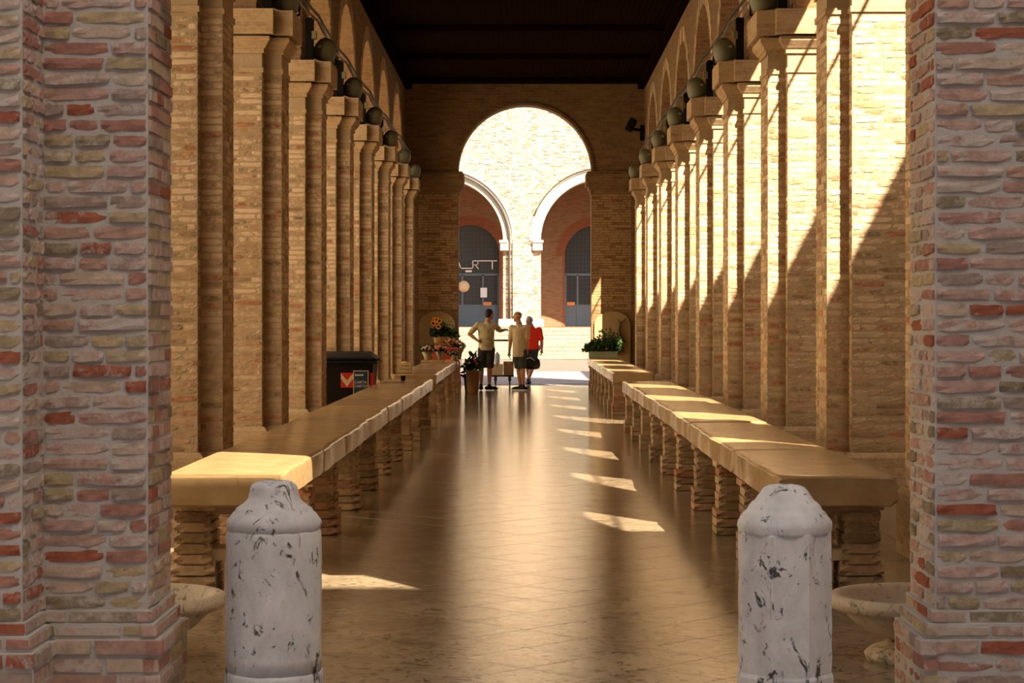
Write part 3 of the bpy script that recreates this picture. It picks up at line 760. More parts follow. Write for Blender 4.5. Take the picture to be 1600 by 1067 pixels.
# scratched letters on a pier
def text(s, size, loc, m, parent, name='lettering', ext=.003, rot=(math.pi/2, 0, 0), bold=0.0, align='CENTER'):
    cu = bpy.data.curves.new(name, 'FONT'); cu.body = s; cu.size = size; cu.extrude = ext; cu.align_x = align; cu.offset = bold
    tmp = bpy.data.objects.new(name, cu); COL.objects.link(tmp)
    dg = bpy.context.evaluated_depsgraph_get(); me = bpy.data.meshes.new_from_object(tmp.evaluated_get(dg))
    bpy.data.objects.remove(tmp, do_unlink=True); me.materials.clear(); me.materials.append(M[m])
    o = bpy.data.objects.new(name, me); COL.objects.link(o); o.parent = parent
    o.location = Vector(loc)-(PW(parent) if parent else Vector((0,0,0))); o.rotation_euler = rot; return o
text('TEVO', .05, (-2.83, CS[4]-PB-.016, 2.80), 'bronze', PIERS[(-1, 4)], 'scratched_letters')

# ------------------------------------------------------------------ waste container
def bin_():
    x0, x1, y0, y1 = -3.25, -2.04, 27.6, 28.5
    t = thing('waste_container', ((x0+x1)/2, y0, 0), 'black plastic waste container with red and white chevrons and a blue sign', 'waste container')
    b = MB(); zb, zt = .12, .98; i = .07
    lo = [(x0+i, y0+i), (x1-i, y0+i), (x1-i, y1-i), (x0+i, y1-i)]; hi = [(x0, y0), (x1, y0), (x1, y1), (x0, y1)]
    b.add([(a, c, zb) for a, c in lo]+[(a, c, zt) for a, c in hi], [(0,1,5,4),(1,2,6,5),(2,3,7,6),(3,0,4,7),(4,5,6,7),(3,2,1,0)]); b.build('body', 'bin', t)
    b = MB(); b.box(x0-.03, x1+.05, y0-.04, y1+.03, .96, 1.0, ch=.012); b.build('rim', 'bin', t)
    b = MB(); b.box(x0-.01, x1+.03, y0-.02, y1+.01, 1.0, 1.05, ch=.02)
    vs_ = [(x0, y0, 1.05), (x1, y0, 1.05), (x1, y1, 1.05), (x0, y1, 1.05), (x0+.1, y0+.3, 1.10), (x1-.1, y0+.3, 1.10), (x1-.1, y1-.1, 1.12), (x0+.1, y1-.1, 1.12)]
    b.add(vs_, [(0,1,5,4),(1,2,6,5),(2,3,7,6),(3,0,4,7),(4,5,6,7)]); b.build('lid', 'bin', t)
    for cx in (x0+.15, x1-.15):
        for cy in (y0+.15, y1-.15):
            b = MB(); b.lathe([(.06, -.025), (.07, -.015), (.07, .015), (.06, .025)], 16, (cx, cy, .07), Matrix.Rotation(math.pi/2, 3, 'Y')); b.build('wheel', 'black', t)
    yf = y0+.02
    for xc in (-2.395, -2.06):
        w_ = .17 if xc < -2.2 else .05
        r_ = MB(); r_.box(xc-w_/2, xc+w_/2, yf-.02, yf, .64, .84); pr = r_.build('chevron_plate', 'red', t)
        if w_ > .1:
            v = MB(); v.add([(xc-.085, yf-.024, .835), (xc-.085, yf-.024, .765), (xc, yf-.024, .65), (xc+.085, yf-.024, .765), (xc+.085, yf-.024, .835), (xc, yf-.024, .735)], [(0,1,2,5),(5,2,3,4)]); v.build('chevron', 'cream', pr)
    s = MB(); s.box(-2.30, -2.115, yf-.035, yf-.008, .46, .86, ch=.008); sg = s.build('sign', 'blue_sign', t)
    f = MB()
    for a in ((-2.31, -2.30, .46, .865), (-2.115, -2.105, .46, .865), (-2.31, -2.105, .86, .87)): f.box(a[0], a[1], yf-.04, yf, a[2], a[3])
    f.build('sign_frame', 'cream', sg)
    q = MB(); q.add([(-2.285, yf-.037, .79), (-2.285, yf-.037, .835), (-2.27, yf-.037, .815), (-2.175, yf-.037, .82), (-2.175, yf-.037, .80), (-2.27, yf-.037, .80)], [(0,5,4,3,2,1)]); q.build('logo', 'white', sg)
    text('CARTA', .052, (-2.295, yf-.036, .695), 'white', sg, 'sign_lettering', .001, align='LEFT'); text('CARTONE', .046, (-2.295, yf-.036, .645), 'white', sg, 'sign_lettering', .001, align='LEFT')
    k = MB(); k.box(-2.64, -2.58, yf-.012, yf, .90, .96); k.build('sticker', 'cream', t); k = MB(); k.box(-2.69, -2.665, yf-.012, yf, .91, .935); k.build('sticker', 'white', t)
bin_()

# ------------------------------------------------------------------ flowers, planter, pots
def leaves(mb, c, rad, n, size, rr, mi=0, up=.6, zs=1.0):
    for _ in range(n):
        d = Vector((rr.gauss(0, 1), rr.gauss(0, 1), rr.gauss(0, 1)*zs)).normalized(); p = Vector(c)+Vector((d.x*rad[0], d.y*rad[1], abs(d.z)*rad[2] if up > .5 else d.z*rad[2]))*rr.uniform(.35, 1)
        ax = (d+Vector((rr.uniform(-.6, .6), rr.uniform(-.6, .6), rr.uniform(-.2, .8)))).normalized(); sd = ax.cross(Vector((rr.uniform(-1, 1), rr.uniform(-1, 1), rr.uniform(-1, 1)))).normalized()
        L = size*rr.uniform(.7, 1.3); W = L*.32; nn = ax.cross(sd)
        mb.add([p, p+ax*L*.5+sd*W-nn*L*.05, p+ax*L-nn*L*.2, p+ax*L*.5-sd*W-nn*L*.05, p+ax*L*.5+nn*L*.06], [(0,1,4),(1,2,4),(2,3,4),(3,0,4)], rr.random(), mi)
def rose(mb, c, r, rr, mi=0):
    for k, (q, n) in enumerate(((1.0, 7), (.72, 5), (.45, 4))):
        for i in range(n):
            a = 2*math.pi*i/n+k*.6; d = Vector((math.cos(a), math.sin(a), 0)); s = Vector((-d.y, d.x, 0)); c_ = Vector(c)
            mb.add([c_+d*r*.2*q-Vector((0,0,r*.5)), c_+d*r*q+s*r*.45*q, c_+d*r*.75*q+Vector((0,0,r*(1.3-q)+.3*r)), c_+d*r*q-s*r*.45*q], [(0,1,2,3)], rr.random(), mi)
def bouquet(loc, label, fl, r, h, nfl, wrapm='wrap', frad=.035, lm='leaf_dark', rr=R):
    t = thing('bouquet', loc, label, 'flowers', 'cut flower bouquets on the far counter')
    x, y, z = loc; b = MB(); b.lathe([(r*.35, 0), (r*.5, h*.3), (r*.95, h*.62), (r*.9, h*.62), (r*.4, h*.3), (0, h*.1)], 14, loc); b.build('wrapping', wrapm, t)
    f = MB(); leaves(f, (x, y, z+h*.55), (r, r, h*.4), 70, .07, rr); f.build('foliage', lm, t)
    for k in range(nfl):
        a = 2.4*k; q = r*math.sqrt(k/nfl)*.95; fm = MB(); rose(fm, (x+q*math.cos(a), y+q*math.sin(a), z+h*(.92-.25*(q/r)**2)), frad*rr.uniform(.85, 1.15), rr); fm.build('flower', fl[k % len(fl)], t)
    return t
ztab = ZT
tr = thing('wooden_tray', (-1.83, 40.8, ztab), 'thin wooden tray on the far counter under wrapped bouquets', 'tray')
b = MB(); b.box(-2.06, -1.62, 40.65, 41.15, ztab, ztab+.02, ch=.004); b.build('base', 'wood', tr)
b = MB(); b.box(-2.06, -1.62, 40.63, 40.66, ztab, ztab+.05, ch=.004); b.box(-2.06, -1.62, 41.14, 41.17, ztab, ztab+.05, ch=.004); b.build('edge', 'wood', tr)
bouquet((-1.945, 40.8, ztab+.022), 'pale pink wrapped bouquet lying on the wooden tray', ['pink', 'cream_fl'], .12, .32, 14)
bouquet((-1.69, 41.0, ztab+.022), 'coral rose bouquet standing on the wooden tray', ['coral', 'coral', 'pink'], .11, .33, 9, frad=.045)
ct = thing('red_crate', (-1.66, 43.3, ztab), 'long red crate holding up the flower bucket on the counter', 'crate')
b = MB(); b.box(-2.0, -1.44, 43.0, 43.6, ztab, ztab+.02); 
for a in ((-2.0, -1.985, 43.0, 43.6), (-1.455, -1.44, 43.0, 43.6), (-2.0, -1.44, 43.0, 43.015), (-2.0, -1.44, 43.585, 43.6)): b.box(a[0], a[1], a[2], a[3], ztab, ztab+.24)
b.build('body', 'red_crate', ct)
b = MB(); b.box(-2.02, -1.42, 42.98, 43.62, ztab+.235, ztab+.26, ch=.004); b.build('lid', 'red', ct)
zc = ztab+.26
bk = thing('flower_bucket', (-1.82, 43.25, zc), 'yellow bucket of sunflowers on the red crate', 'flower bucket')
b = MB(); b.lathe([(.078, 0), (.10, .20), (.112, .205), (.112, .22), (.098, .22), (.09, .15), (0, .12)], 22, (-1.82, 43.25, zc)); b.build('bucket', 'yellow_pot', bk)
b = MB(); leaves(b, (-1.76, 43.25, zc+.25), (.20, .16, .24), 170, .12, R); leaves(b, (-1.60, 43.25, zc+.24), (.16, .14, .16), 90, .12, R); b.build('foliage', 'leaf_dark', bk)
b = MB(); leaves(b, (-1.63, 43.25, zc+.42), (.14, .1, .20), 90, .05, R)
for k in range(14):
    a = Vector((-1.70, 43.25, zc+.3)); e = Vector((-1.63+R.uniform(-.13, .13), 43.25+R.uniform(-.1, .1), zc+.55+R.uniform(-.08, .1))); b.tube([a, (a+e)/2+Vector((R.uniform(-.02, .02), 0, .02)), e], .003, 4)
b.build('flower_sprays', 'leaf_pale', bk)
def sunflower(c, r, nrm):
    f = MB(); nrm = Vector(nrm).normalized(); a = nrm.cross(Vector((0, 0, 1))).normalized(); bb = nrm.cross(a); c = Vector(c)
    for k in range(16):
        th = 2*math.pi*k/16; d = a*math.cos(th)+bb*math.sin(th); s = -a*math.sin(th)+bb*math.cos(th)
        f.add([c+d*r*.35, c+d*r*.75+s*r*.17+nrm*r*.05, c+d*r*1.1+nrm*r*.1, c+d*r*.75-s*r*.17+nrm*r*.05], [(0, 1, 2, 3)], R.random())
    o = f.build('sunflower', 'sunflower', bk); m = MB(); rot = nrm.to_track_quat('Z', 'Y').to_matrix(); m.lathe([(r*.48, -.01), (r*.48, .012), (r*.3, .022), (0, .024)], 14, c, rot); m.build('seed_head', 'seed', o)
for c, r in (((-1.93, 43.15, zc+.52), .06), ((-1.86, 43.17, zc+.60), .055), ((-1.80, 43.13, zc+.57), .06), ((-1.82, 43.08, zc+.45), .06), ((-1.90, 43.2, zc+.60), .06)): sunflower(c, r, (R.uniform(-.3, .3), -1, R.uniform(.1, .5)))
bouquet((-1.60, 43.9, ztab), 'orange and white rose bouquet behind the red crate', ['coral', 'sunflower', 'cream_fl'], .17, .46, 16, frad=.04)
bouquet((-1.43, 44.2, ztab), 'mixed pink and cream bouquet at the counter corner', ['pink', 'cream_fl', 'coral'], .15, .42, 14, frad=.04)
bouquet((-1.50, 42.7, ztab), 'small white bouquet lying beside the red crate', ['white', 'cream_fl'], .08, .20, 6, frad=.03)
st_ = thing('strap_leaf_plant', (-1.99, 42.6, ztab), 'dark strap-leaved plant beside the red crate', 'plant')
b = MB()
for k in range(34):
    a = R.uniform(0, 6.28); L = R.uniform(.25, .42); d = Vector((math.cos(a), math.sin(a), 0)); p0 = Vector((-1.99, 42.6, ztab+.08)); b.tube([p0, p0+d*L*.3+Vector((0, 0, L*.7)), p0+d*L*.7+Vector((0, 0, L*.6)), p0+d*L*.75+Vector((0, 0, L*.2))], [.007, .010, .008, .002], 4, flat=.3)
b.build('foliage', 'leaf_dark', st_)
b = MB(); b.lathe([(.05, 0), (.07, .1), (.06, .1), (0, .08)], 14, (-1.99, 42.6, ztab)); b.build('pot', 'brown_pot', st_)
tp = thing('paper_tray', (-1.50, 41.7, ztab), 'cream paper tray near the counter edge by the bouquets', 'tray')
b = MB(); b.box(-1.68, -1.42, 41.5, 41.9, ztab, ztab+.012, ch=.003); b.build('sheet', 'cream', tp)
b = MB(); b.box(-1.62, -1.48, 41.55, 41.7, ztab+.012, ztab+.05, ch=.004); b.build('packet', 'coral', tp)
fp = thing('tall_flower_pot', (-1.10, 43.2, 0), 'tall brown flower bucket with dark plants on the floor', 'flower pot')
b = MB(); b.lathe([(.115, 0), (.125, .05), (.145, .46), (.155, .465), (.155, .49), (.14, .49), (.13, .4), (0, .38)], 22, (-1.10, 43.2, 0)); b.build('bucket', 'brown_pot', fp)
b = MB(); leaves(b, (-1.10, 43.2, .5), (.17, .15, .33), 150, .11, R); b.build('foliage', 'leaf_dark', fp)
for k in range(5): q = MB(); rose(q, (-1.10+R.uniform(-.13, .13), 43.1+R.uniform(-.1, .1), .62+R.uniform(0, .16)), .035, R); q.build('flower', R.choice(['red', 'coral']), fp)
fp = thing('flower_pot', (-1.19, 44.2, 0), 'dark pot with trailing flowers beneath the counter corner', 'flower pot')
b = MB(); b.lathe([(.10, 0), (.13, .30), (.14, .32), (.12, .32), (0, .28)], 20, (-1.19, 44.2, 0)); b.build('bucket', 'black', fp)
b = MB(); leaves(b, (-1.19, 44.2, .32), (.15, .13, .3), 110, .10, R); b.build('foliage', 'leaf_dark', fp)
for k in range(6): q = MB(); rose(q, (-1.19+R.uniform(-.12, .12), 44.1+R.uniform(-.1, .1), .45+R.uniform(0, .2)), .035, R); q.build('flower', R.choice(['white', 'pink']), fp)
rc = thing('red_cloth', (-1.29, 43.0, .2), 'red cloth hanging down from the counter corner', 'cloth')
b = MB(); n = 10
vs_ = []
for k in range(n+1):
    px, pz = (-1.50+.045*k, ztab+.014) if k < 3 else (-1.375+.010*math.sin(k*.9)+.01*k/n, ztab+.004-.06*(k-3)-.02)
    for i in range(7): u = i/6; vs_.append((px+.012*math.sin(u*11+k*.3), 42.68+.26*u+.02*math.sin(k*.6), pz+(.004*math.sin(u*9) if k < 3 else -.03*math.sin(u*3))))
b.add(vs_, [(k*7+i, k*7+i+1, k*7+8+i, k*7+7+i) for k in range(n) for i in range(6)], 0, 0, True); rco = b.build('fabric', 'red', rc)
sd = rco.modifiers.new('thick', 'SOLIDIFY'); sd.thickness = .008
cup = thing('small_cup', (-1.70, 28.6, ztab), 'small dark cup near the far end of the long counter', 'cup')
b = MB(); b.lathe([(.028, 0), (.034, .07), (.030, .07), (.025, .01), (0, .01)], 14, (-1.70, 28.6, ztab)); b.build('cup_body', 'black', cup)
wc = thing('wooden_crate', (-1.93, 32.9, ztab), 'small wooden crate with a yellow sack on the flower counter', 'crate')
b = MB()
for k in range(3):
    z = ztab+.01+k*.055
    b.box(-2.05, -1.82, 32.85, 32.865, z, z+.042); b.box(-2.05, -1.82, 33.1, 33.115, z, z+.042); b.box(-2.05, -2.035, 32.865, 33.1, z, z+.042); b.box(-1.835, -1.82, 32.865, 33.1, z, z+.042)
for xx in (-2.03, -1.855):
    for yy in (32.866, 33.08): b.box(xx, xx+.02, yy, yy+.02, ztab, ztab+.17)
b.box(-2.04, -1.83, 32.86, 33.1, ztab, ztab+.012)
b.build('slats', 'wood', wc)
b = MB(); b.lathe([(.06, .0), (.09, .06), (.085, .12), (.06, .16), (0, .175)], 14, (-1.93, 32.98, ztab+.012)); b.build('sack', 'yellow_pot', wc)
# shrub planter by the far arch
pp = thing('shrub_planter', (1.78, 46.1, ztab), 'pale green planter box with leafy shrubs on the far counter', 'planter')
b = MB(); x0, x1, y0, y1 = 1.44, 2.08, 45.95, 46.25
b.box(x0, x1, y0, y1, ztab, ztab+.13, ch=.012); b.build('box', 'planter', pp); b = MB(); b.box(x0-.02, x1+.02, y0-.02, y1+.02, ztab+.12, ztab+.145, ch=.006); b.build('rim', 'planter', pp)
for cx, rz in ((1.50, .24), (1.62, .32), (1.74, .46), (1.88, .50), (2.02, .40), (1.96, .28), (1.56, .2)):
    b = MB(); leaves(b, (cx, 46.1+R.uniform(-.06, .06), ztab+.14), (.17, .17, rz), 230, .075, R); b.build('shrub', 'leaf', pp)
fl = MB(); rose(fl, (1.83, 45.9, ztab+.2), .03, R); fl.build('flower', 'coral', pp)
# fish sculpture on the plaster niche
fs_ = thing('fish_sculpture', (2.22, END-.14, 1.0), 'dark bronze fish sculpture with raised tail on the plaster niche', 'sculpture')
b = MB(); pts = [(2.02, 47.86, .98), (2.07, 47.84, .86), (2.17, 47.84, .84), (2.25, 47.85, .92), (2.27, 47.87, 1.05), (2.22, 47.88, 1.17), (2.20, 47.88, 1.30), (2.23, 47.88, 1.42), (2.25, 47.88, 1.50)]
b.tube(pts, [.04, .085, .10, .095, .075, .055, .042, .032, .025], 12); b.build('body', 'bronze', fs_)
b = MB()
for s in (-1, 1): b.tube([(2.25, 47.88, 1.48), (2.25+s*.06, 47.87, 1.53), (2.25+s*.10+.03, 47.86, 1.60)], [.03, .028, .006], 8, flat=.45)
b.tube([(2.27, 47.86, 1.1), (2.34, 47.85, 1.06), (2.36, 47.84, .98)], [.03, .025, .006], 8, flat=.4); b.tube([(2.08, 47.85, 1.24), (2.14, 47.86, 1.22), (2.2, 47.87, 1.2)], [.006, .02, .03], 8, flat=.4); b.build('fins', 'bronze', fs_)
pl_ = MB(); pl_.box(2.0, 2.34, 47.88, 47.96, .95, 1.0); pl_.build('support', 'plaster', fs_)

# ------------------------------------------------------------------ people
def bone(p, q, n=14):
    """closed tapered capsule between two joints; joint = x, y, z, rx[, ry]"""
    P, Q = Vector(p[:3]), Vector(q[:3]); rp = (p[3], p[4] if len(p) > 4 else p[3]); rq = (q[3], q[4] if len(q) > 4 else q[3])
    d = Q-P; L = max(d.length, 1e-4); d = d/L
    a = Vector((1, 0, 0)) if abs(d.x) < .8 else Vector((0, 1, 0)); a = (a-d*a.dot(d)).normalized(); b = d.cross(a)
    if abs(d.x) >= .8: rp, rq = rp[::-1], rq[::-1]
    vs_ = []; fs = []; rings = []
    for k in range(4): th = math.pi/2*(k/4); rings.append((P-d*min(rp)*math.cos(th), rp, math.sin(th) if k else .02))
    for k in range(5): t = k/4; rings.append((P.lerp(Q, t), (rp[0]+(rq[0]-rp[0])*t, rp[1]+(rq[1]-rp[1])*t), 1))
    for k in range(1, 5): th = math.pi/2*(k/4); rings.append((Q+d*min(rq)*math.sin(th), rq, math.cos(th) if k < 4 else .02))
    for c, r, f in rings:
        for i in range(n): t = 2*math.pi*i/n; vs_.append(c+a*math.cos(t)*r[0]*f+b*math.sin(t)*r[1]*f)
    for k in range(len(rings)-1):
        for i in range(n): j = (i+1) % n; fs.append((k*n+i, k*n+j, (k+1)*n+j, (k+1)*n+i))
    fs.append(tuple(range(n-1, -1, -1))); fs.append(tuple((len(rings)-1)*n+i for i in range(n)))
    me = bpy.data.meshes.new('b'); me.from_pydata([v[:] for v in vs_], [], fs); return me
def skin_mesh(verts, edges, sub=2, root=0):
    bm = bmesh.new()
    for i, j in edges:
        me = bone(verts[i], verts[j]); bm.from_mesh(me); bpy.data.meshes.remove(me)
    me = bpy.data.meshes.new('limbs'); bm.to_mesh(me); bm.free(); return me
def join_remesh(meshes, voxel, m, name, parent, smooth=6):
    bm = bmesh.new()
    for me in meshes: bm.from_mesh(me)
    me = bpy.data.meshes.new(name); bm.to_mesh(me); bm.free()
    o = bpy.data.objects.new('tmp', me); COL.objects.link(o)
    r = o.modifiers.new('r', 'REMESH'); r.mode = 'VOXEL'; r.voxel_size = voxel; r.use_smooth_shade = True
    if smooth: s = o.modifiers.new('s', 'SMOOTH'); s.factor = .5; s.iterations = smooth
    dg = bpy.context.evaluated_depsgraph_get(); out = bpy.data.meshes.new_from_object(o.evaluated_get(dg)); bpy.data.objects.remove(o, do_unlink=True)
    out.materials.clear(); out.materials.append(M[m]); out.name = name
    for p in out.polygons: p.use_smooth = True
    q = bpy.data.objects.new(name, out); COL.objects.link(q); q.parent = parent; return q
def chain(pts): return [tuple(p) for p in pts], [(i, i+1) for i in range(len(pts)-1)]
def ellipsoid(c, r, rot=None):
    bm = bmesh.new(); bmesh.ops.create_uvsphere(bm, u_segments=20, v_segments=14, radius=1)
    for v in bm.verts:
        p = Vector((v.co.x*r[0], v.co.y*r[1], v.co.z*r[2])); v.co = (rot @ p if rot else p)+Vector(c)
    me = bpy.data.meshes.new('e'); bm.to_mesh(me); bm.free(); return me
def hand_meshes(wrist, d, palm_n, side, curl=.5):
    """palm and five bent fingers; d = direction of the hand, palm_n = palm normal, side = thumb direction"""
    d = Vector(d).normalized(); s = Vector(side); s = (s-d*s.dot(d)).normalized(); n = d.cross(s).normalized(); n = n if n.dot(Vector(palm_n)) > 0 else -n
    w_ = Vector(wrist); out = []
    v, e = chain([(*w_, .026, .022), (*(w_+d*.05), .034, .020), (*(w_+d*.09), .036, .018)]); out.append(skin_mesh(v, e, 1))
    for k, (off, L) in enumerate(((.030, .075), (.011, .085), (-.009, .080), (-.028, .062))):
        b = w_+d*.075+s*off; p1 = w_+d*.105+s*off*1.05; p2 = p1+(d*(1-curl*.5)+n*curl*.8).normalized()*L*.5; p3 = p2+(d*(1-curl)+n*curl*1.2).normalized()*L*.45
        v, e = chain([(*b, .0095), (*p1, .0095), (*p2, .0085), (*p3, .007)]); out.append(skin_mesh(v, e, 1))
    b = w_+d*.03+s*.02; p1 = w_+d*.055+s*.05+n*.01; p2 = p1+(d*.7+s*.4+n*.4).normalized()*.04; p3 = p2+(d*.9+n*.4).normalized()*.03
    v, e = chain([(*b, .013), (*p1, .012), (*p2, .010), (*p3, .008)]); out.append(skin_mesh(v, e, 1)); return out
def foot(parent, ank, direc, name='shoe', m='shoe', sole=None):
    d = Vector((direc[0], direc[1], 0)).normalized(); a = Vector(ank)
    h = Vector((a.x, a.y, .045))
    v, e = chain([(*(h-d*.065), .045, .045), (*h, .048, .048), (*(h+d*.09-Vector((0,0,.006))), .050, .036), (*(h+d*.165-Vector((0,0,.014))), .042, .026), (*(h+d*.195-Vector((0,0,.02))), .026, .018)])
    up = [(a.x, a.y, .11, .042)]
    vv = v+up; ee = e+[(1, 5)]
    me = skin_mesh(vv, ee, 2); o = join_remesh([me], .010, m, name, parent, 3)
    for vtx in o.data.vertices: vtx.co.z = max(vtx.co.z, .004)
    if sole:
        b = MB(); q = []
        for t_, w_ in ((-.10, .03), (-.07, .045), (.0, .046), (.09, .052), (.16, .045), (.20, .022)):
            q.append((t_, w_))
        s = Vector((-d.y, d.x, 0)); ring = [h+d*t_+s*w_ for t_, w_ in q]+[h+d*t_-s*w_ for t_, w_ in reversed(q)]
        b.add([(p.x, p.y, 0) for p in ring]+[(p.x, p.y, .022) for p in ring], [tuple(range(12)), tuple(range(23, 11, -1))]+[(i, 12+i, 12+(i+1) % 12, (i+1) % 12) for i in range(12)]); so_ = b.build('sole', sole, o, loc=(0,0,0))
    return o
def head_meshes(c, yaw, nod=0.0):
    """head with brow, nose, mouth, chin and ears; yaw 0 looks along +y"""
    rot = Matrix.Rotation(yaw, 3, 'Z') @ Matrix.Rotation(nod, 3, 'X'); c = Vector(c)
    P = lambda x, y, z: c+rot @ Vector((x, y, z))
    ms = [ellipsoid(P(0, -.012, .025), (.075, .095, .092), rot), ellipsoid(P(0, .022, -.045), (.058, .066, .070), rot), ellipsoid(P(0, .055, -.092), (.030, .026, .024), rot),
          ellipsoid(P(0, .098, -.022), (.013, .020, .022), rot), ellipsoid(P(0, .082, .012), (.055, .012, .010), rot), ellipsoid(P(0, .080, -.062), (.026, .010, .009), rot)]
    for s in (-1, 1): ms.append(ellipsoid(P(s*.077, -.008, -.015), (.010, .022, .034), rot)); ms.append(ellipsoid(P(s*.030, .080, -.004), (.013, .008, .007), rot))
    return ms, rot
def person(loc, label, J, mats, yaw, hair, dirs, hands, extra_sole=None, scale=1.0):
    t = thing('person', loc, label, 'person', None)
    nk, sl_, sr, el, er, wl_, wr_ = (Vector(J[k]) for k in ('neck', 'sl', 'sr', 'el', 'er', 'wl', 'wr'))
    hl, hr, kl, kr, al, ar = (Vector(J[k]) for k in ('hl', 'hr', 'kl', 'kr', 'al', 'ar')); hd = Vector(J['head'])
    pel = (hl+hr)/2+Vector((0, 0, .03)); ch = (sl_+sr)/2-Vector((0, 0, .12)); wa = pel.lerp(ch, .42)
    cap = lambda a, b, f: a.lerp(b, f)
    V = [(*pel, .15, .11), (*wa, .145, .10), (*ch, .165, .115), (*(nk-Vector((0, 0, .03))), .075, .06), (*hd.lerp(nk, .55), .055, .055), (*hd, .06, .06),
         (*sl_, .062), (*cap(sl_, el, .55), .050), (*el, .042), (*cap(el, wl_, .35), .041), (*wl_, .027),
         (*sr, .062), (*cap(sr, er, .55), .050), (*er, .042), (*cap(er, wr_, .35), .041), (*wr_, .027),
         (*hl, .088), (*cap(hl, kl, .5), .078), (*kl, .056), (*cap(kl, al, .3), .058), (*cap(kl, al, .7), .043), (*(al+Vector((0, 0, .03))), .036),
         (*hr, .088), (*cap(hr, kr, .5), .078), (*kr, .056), (*cap(kr, ar, .3), .058), (*cap(kr, ar, .7), .043), (*(ar+Vector((0, 0, .03))), .036)]
    E = [(0,1),(1,2),(2,3),(3,4),(4,5),(2,6),(6,7),(7,8),(8,9),(9,10),(2,11),(11,12),(12,13),(13,14),(14,15),(0,16),(16,17),(17,18),(18,19),(19,20),(20,21),(0,22),(22,23),(23,24),(24,25),(25,26),(26,27)]
    ms = [skin_mesh(V, E, 2)]; hm, hrot = head_meshes(hd, yaw); ms += hm
    for w_, e_, nm, sd in ((wl_, el, hands[0], hands[1]), (wr_, er, hands[2], hands[3])): ms += hand_meshes(w_, (hands[4] if (w_ is wl_ and len(hands) > 4 and hands[4]) else w_-e_), nm, sd)
    join_remesh(ms, .0075, mats['skin'], 'body', t, 3)
    # shirt: torso and short sleeves
    tw = J.get('tw', 1.0)
    SV = [(*(pel+Vector((0, 0, J.get('hem', .02)))), .182*tw, .146), (*wa, .176*tw, .138), (*ch, .184*tw, .142), (*(nk-Vector((0, 0, .05))), .085, .07), (*sl_, .072), (*cap(sl_, el, .45), .064), (*cap(sl_, el, .74), .066), (*sr, .072), (*cap(sr, er, .45), .064), (*cap(sr, er, .74), .066)]
    SE = [(0,1),(1,2),(2,3),(2,4),(4,5),(5,6),(2,7),(7,8),(8,9)]
    so_ = join_remesh([skin_mesh(SV, SE, 2)], .009, mats['shirt'], 'shirt', t, 4); zc_ = pel.z+J.get('hem', .02)-.05
    for v in so_.data.vertices:
        if v.co.z < zc_: v.co.z = zc_; v.co.x = pel.x+(v.co.x-pel.x)*1.03
    HV = [(*(pel+Vector((0, 0, .04))), .150*tw, .105), (*pel, .160*tw, .115), (*hl, .100), (*cap(hl, kl, .5), .098), (*cap(hl, kl, J.get('sh', .95)), .094), (*hr, .100), (*cap(hr, kr, .5), .098), (*cap(hr, kr, J.get('sh', .95)), .094)]
    sh_ = join_remesh([skin_mesh(HV, [(0,1),(1,2),(2,3),(3,4),(1,5),(5,6),(6,7)], 2)], .009, mats['shorts'], 'shorts', t, 4)
    zk = cap(hl, kl, J.get('sh', .95)).z-.03
    for v in sh_.data.vertices: v.co.z = max(v.co.z, zk)
    for a_, d_ in ((al, dirs[0]), (ar, dirs[1])): foot(t, a_, d_, 'shoe', 'shoe', extra_sole)
    if hair:
        kind, hm_ = hair; P = lambda x, y, z: hd+hrot @ Vector((x, y, z))
        if kind == 'short': hmsh = [ellipsoid(P(0, -.022, .035), (.082, .096, .096), hrot), ellipsoid(P(0, -.055, -.01), (.074, .062, .07), hrot)]
        else: hmsh = [ellipsoid(P(0, -.045, .02), (.080, .076, .080), hrot)]
        join_remesh(hmsh, .008, hm_, 'hair', t, 3)
    return t, hrot
p1, _ = person((-.855, 45.4, 0), 'dark-haired person in a printed grey shirt with one hand on the hip', dict(
    head=(.08, .02, 1.675), neck=(.03, 0, 1.52), sl=(-.185, 0, 1.44), sr=(.185, .02, 1.45), el=(-.375, -.06, 1.24), wl=(-.18, -.13, 1.09), er=(.30, .16, 1.31), wr=(.41, .36, 1.33),
    hl=(-.09, 0, .90), hr=(.10, 0, .90), kl=(-.11, .02, .50), kr=(.075, .01, .50), al=(-.115, -.02, .09), ar=(.07, -.02, .09), hem=.0, sh=.95),
    dict(skin='skin', shirt='shirt_print', shorts='shorts'), -.9, ('short', 'hair'), ((-.1, 1), (.9, .45)), ((.6, .4, .3), (0, .3, 1), (0, 0, -1), (-.5, .2, .4), (.75, .5, -.35)))
p2, hr2 = person((-.115, 45.2, 0), 'tanned bald person in a beige polo shirt and dark shorts', dict(
    head=(-.05, .01, 1.625), neck=(-.01, 0, 1.47), sl=(-.165, .03, 1.38), sr=(.16, -.03, 1.39), el=(-.20, .02, 1.09), wl=(-.225, .08, .85), er=(.17, -.08, 1.10), wr=(.16, .02, .86),
    hl=(-.06, .03, .86), hr=(.07, -.02, .86), kl=(-.02, .05, .48), kr=(.07, -.02, .48), al=(.02, .05, .09), ar=(.08, -.04, .09), hem=-.10, sh=.92, tw=.88),
    dict(skin='skin2', shirt='shirt_beige', shorts='shorts_g'), 1.25, None, ((-1, .35), (-1, .2)), ((1, 0, 0), (0, 1, 0), (-1, 0, 0), (0, 1, 0)), 'white')
b = MB(); ring = []
c2 = Vector((-.05, .01, 1.66))
for k in range(25):
    a = 2*math.pi*k/24; ring.append(c2+hr2 @ Vector((.084*math.cos(a), .104*math.sin(a)-.012, .02)))
b.tube(ring, .006, 6); b.build('sunglasses_band', 'black', p2, loc=(0, 0, 0))
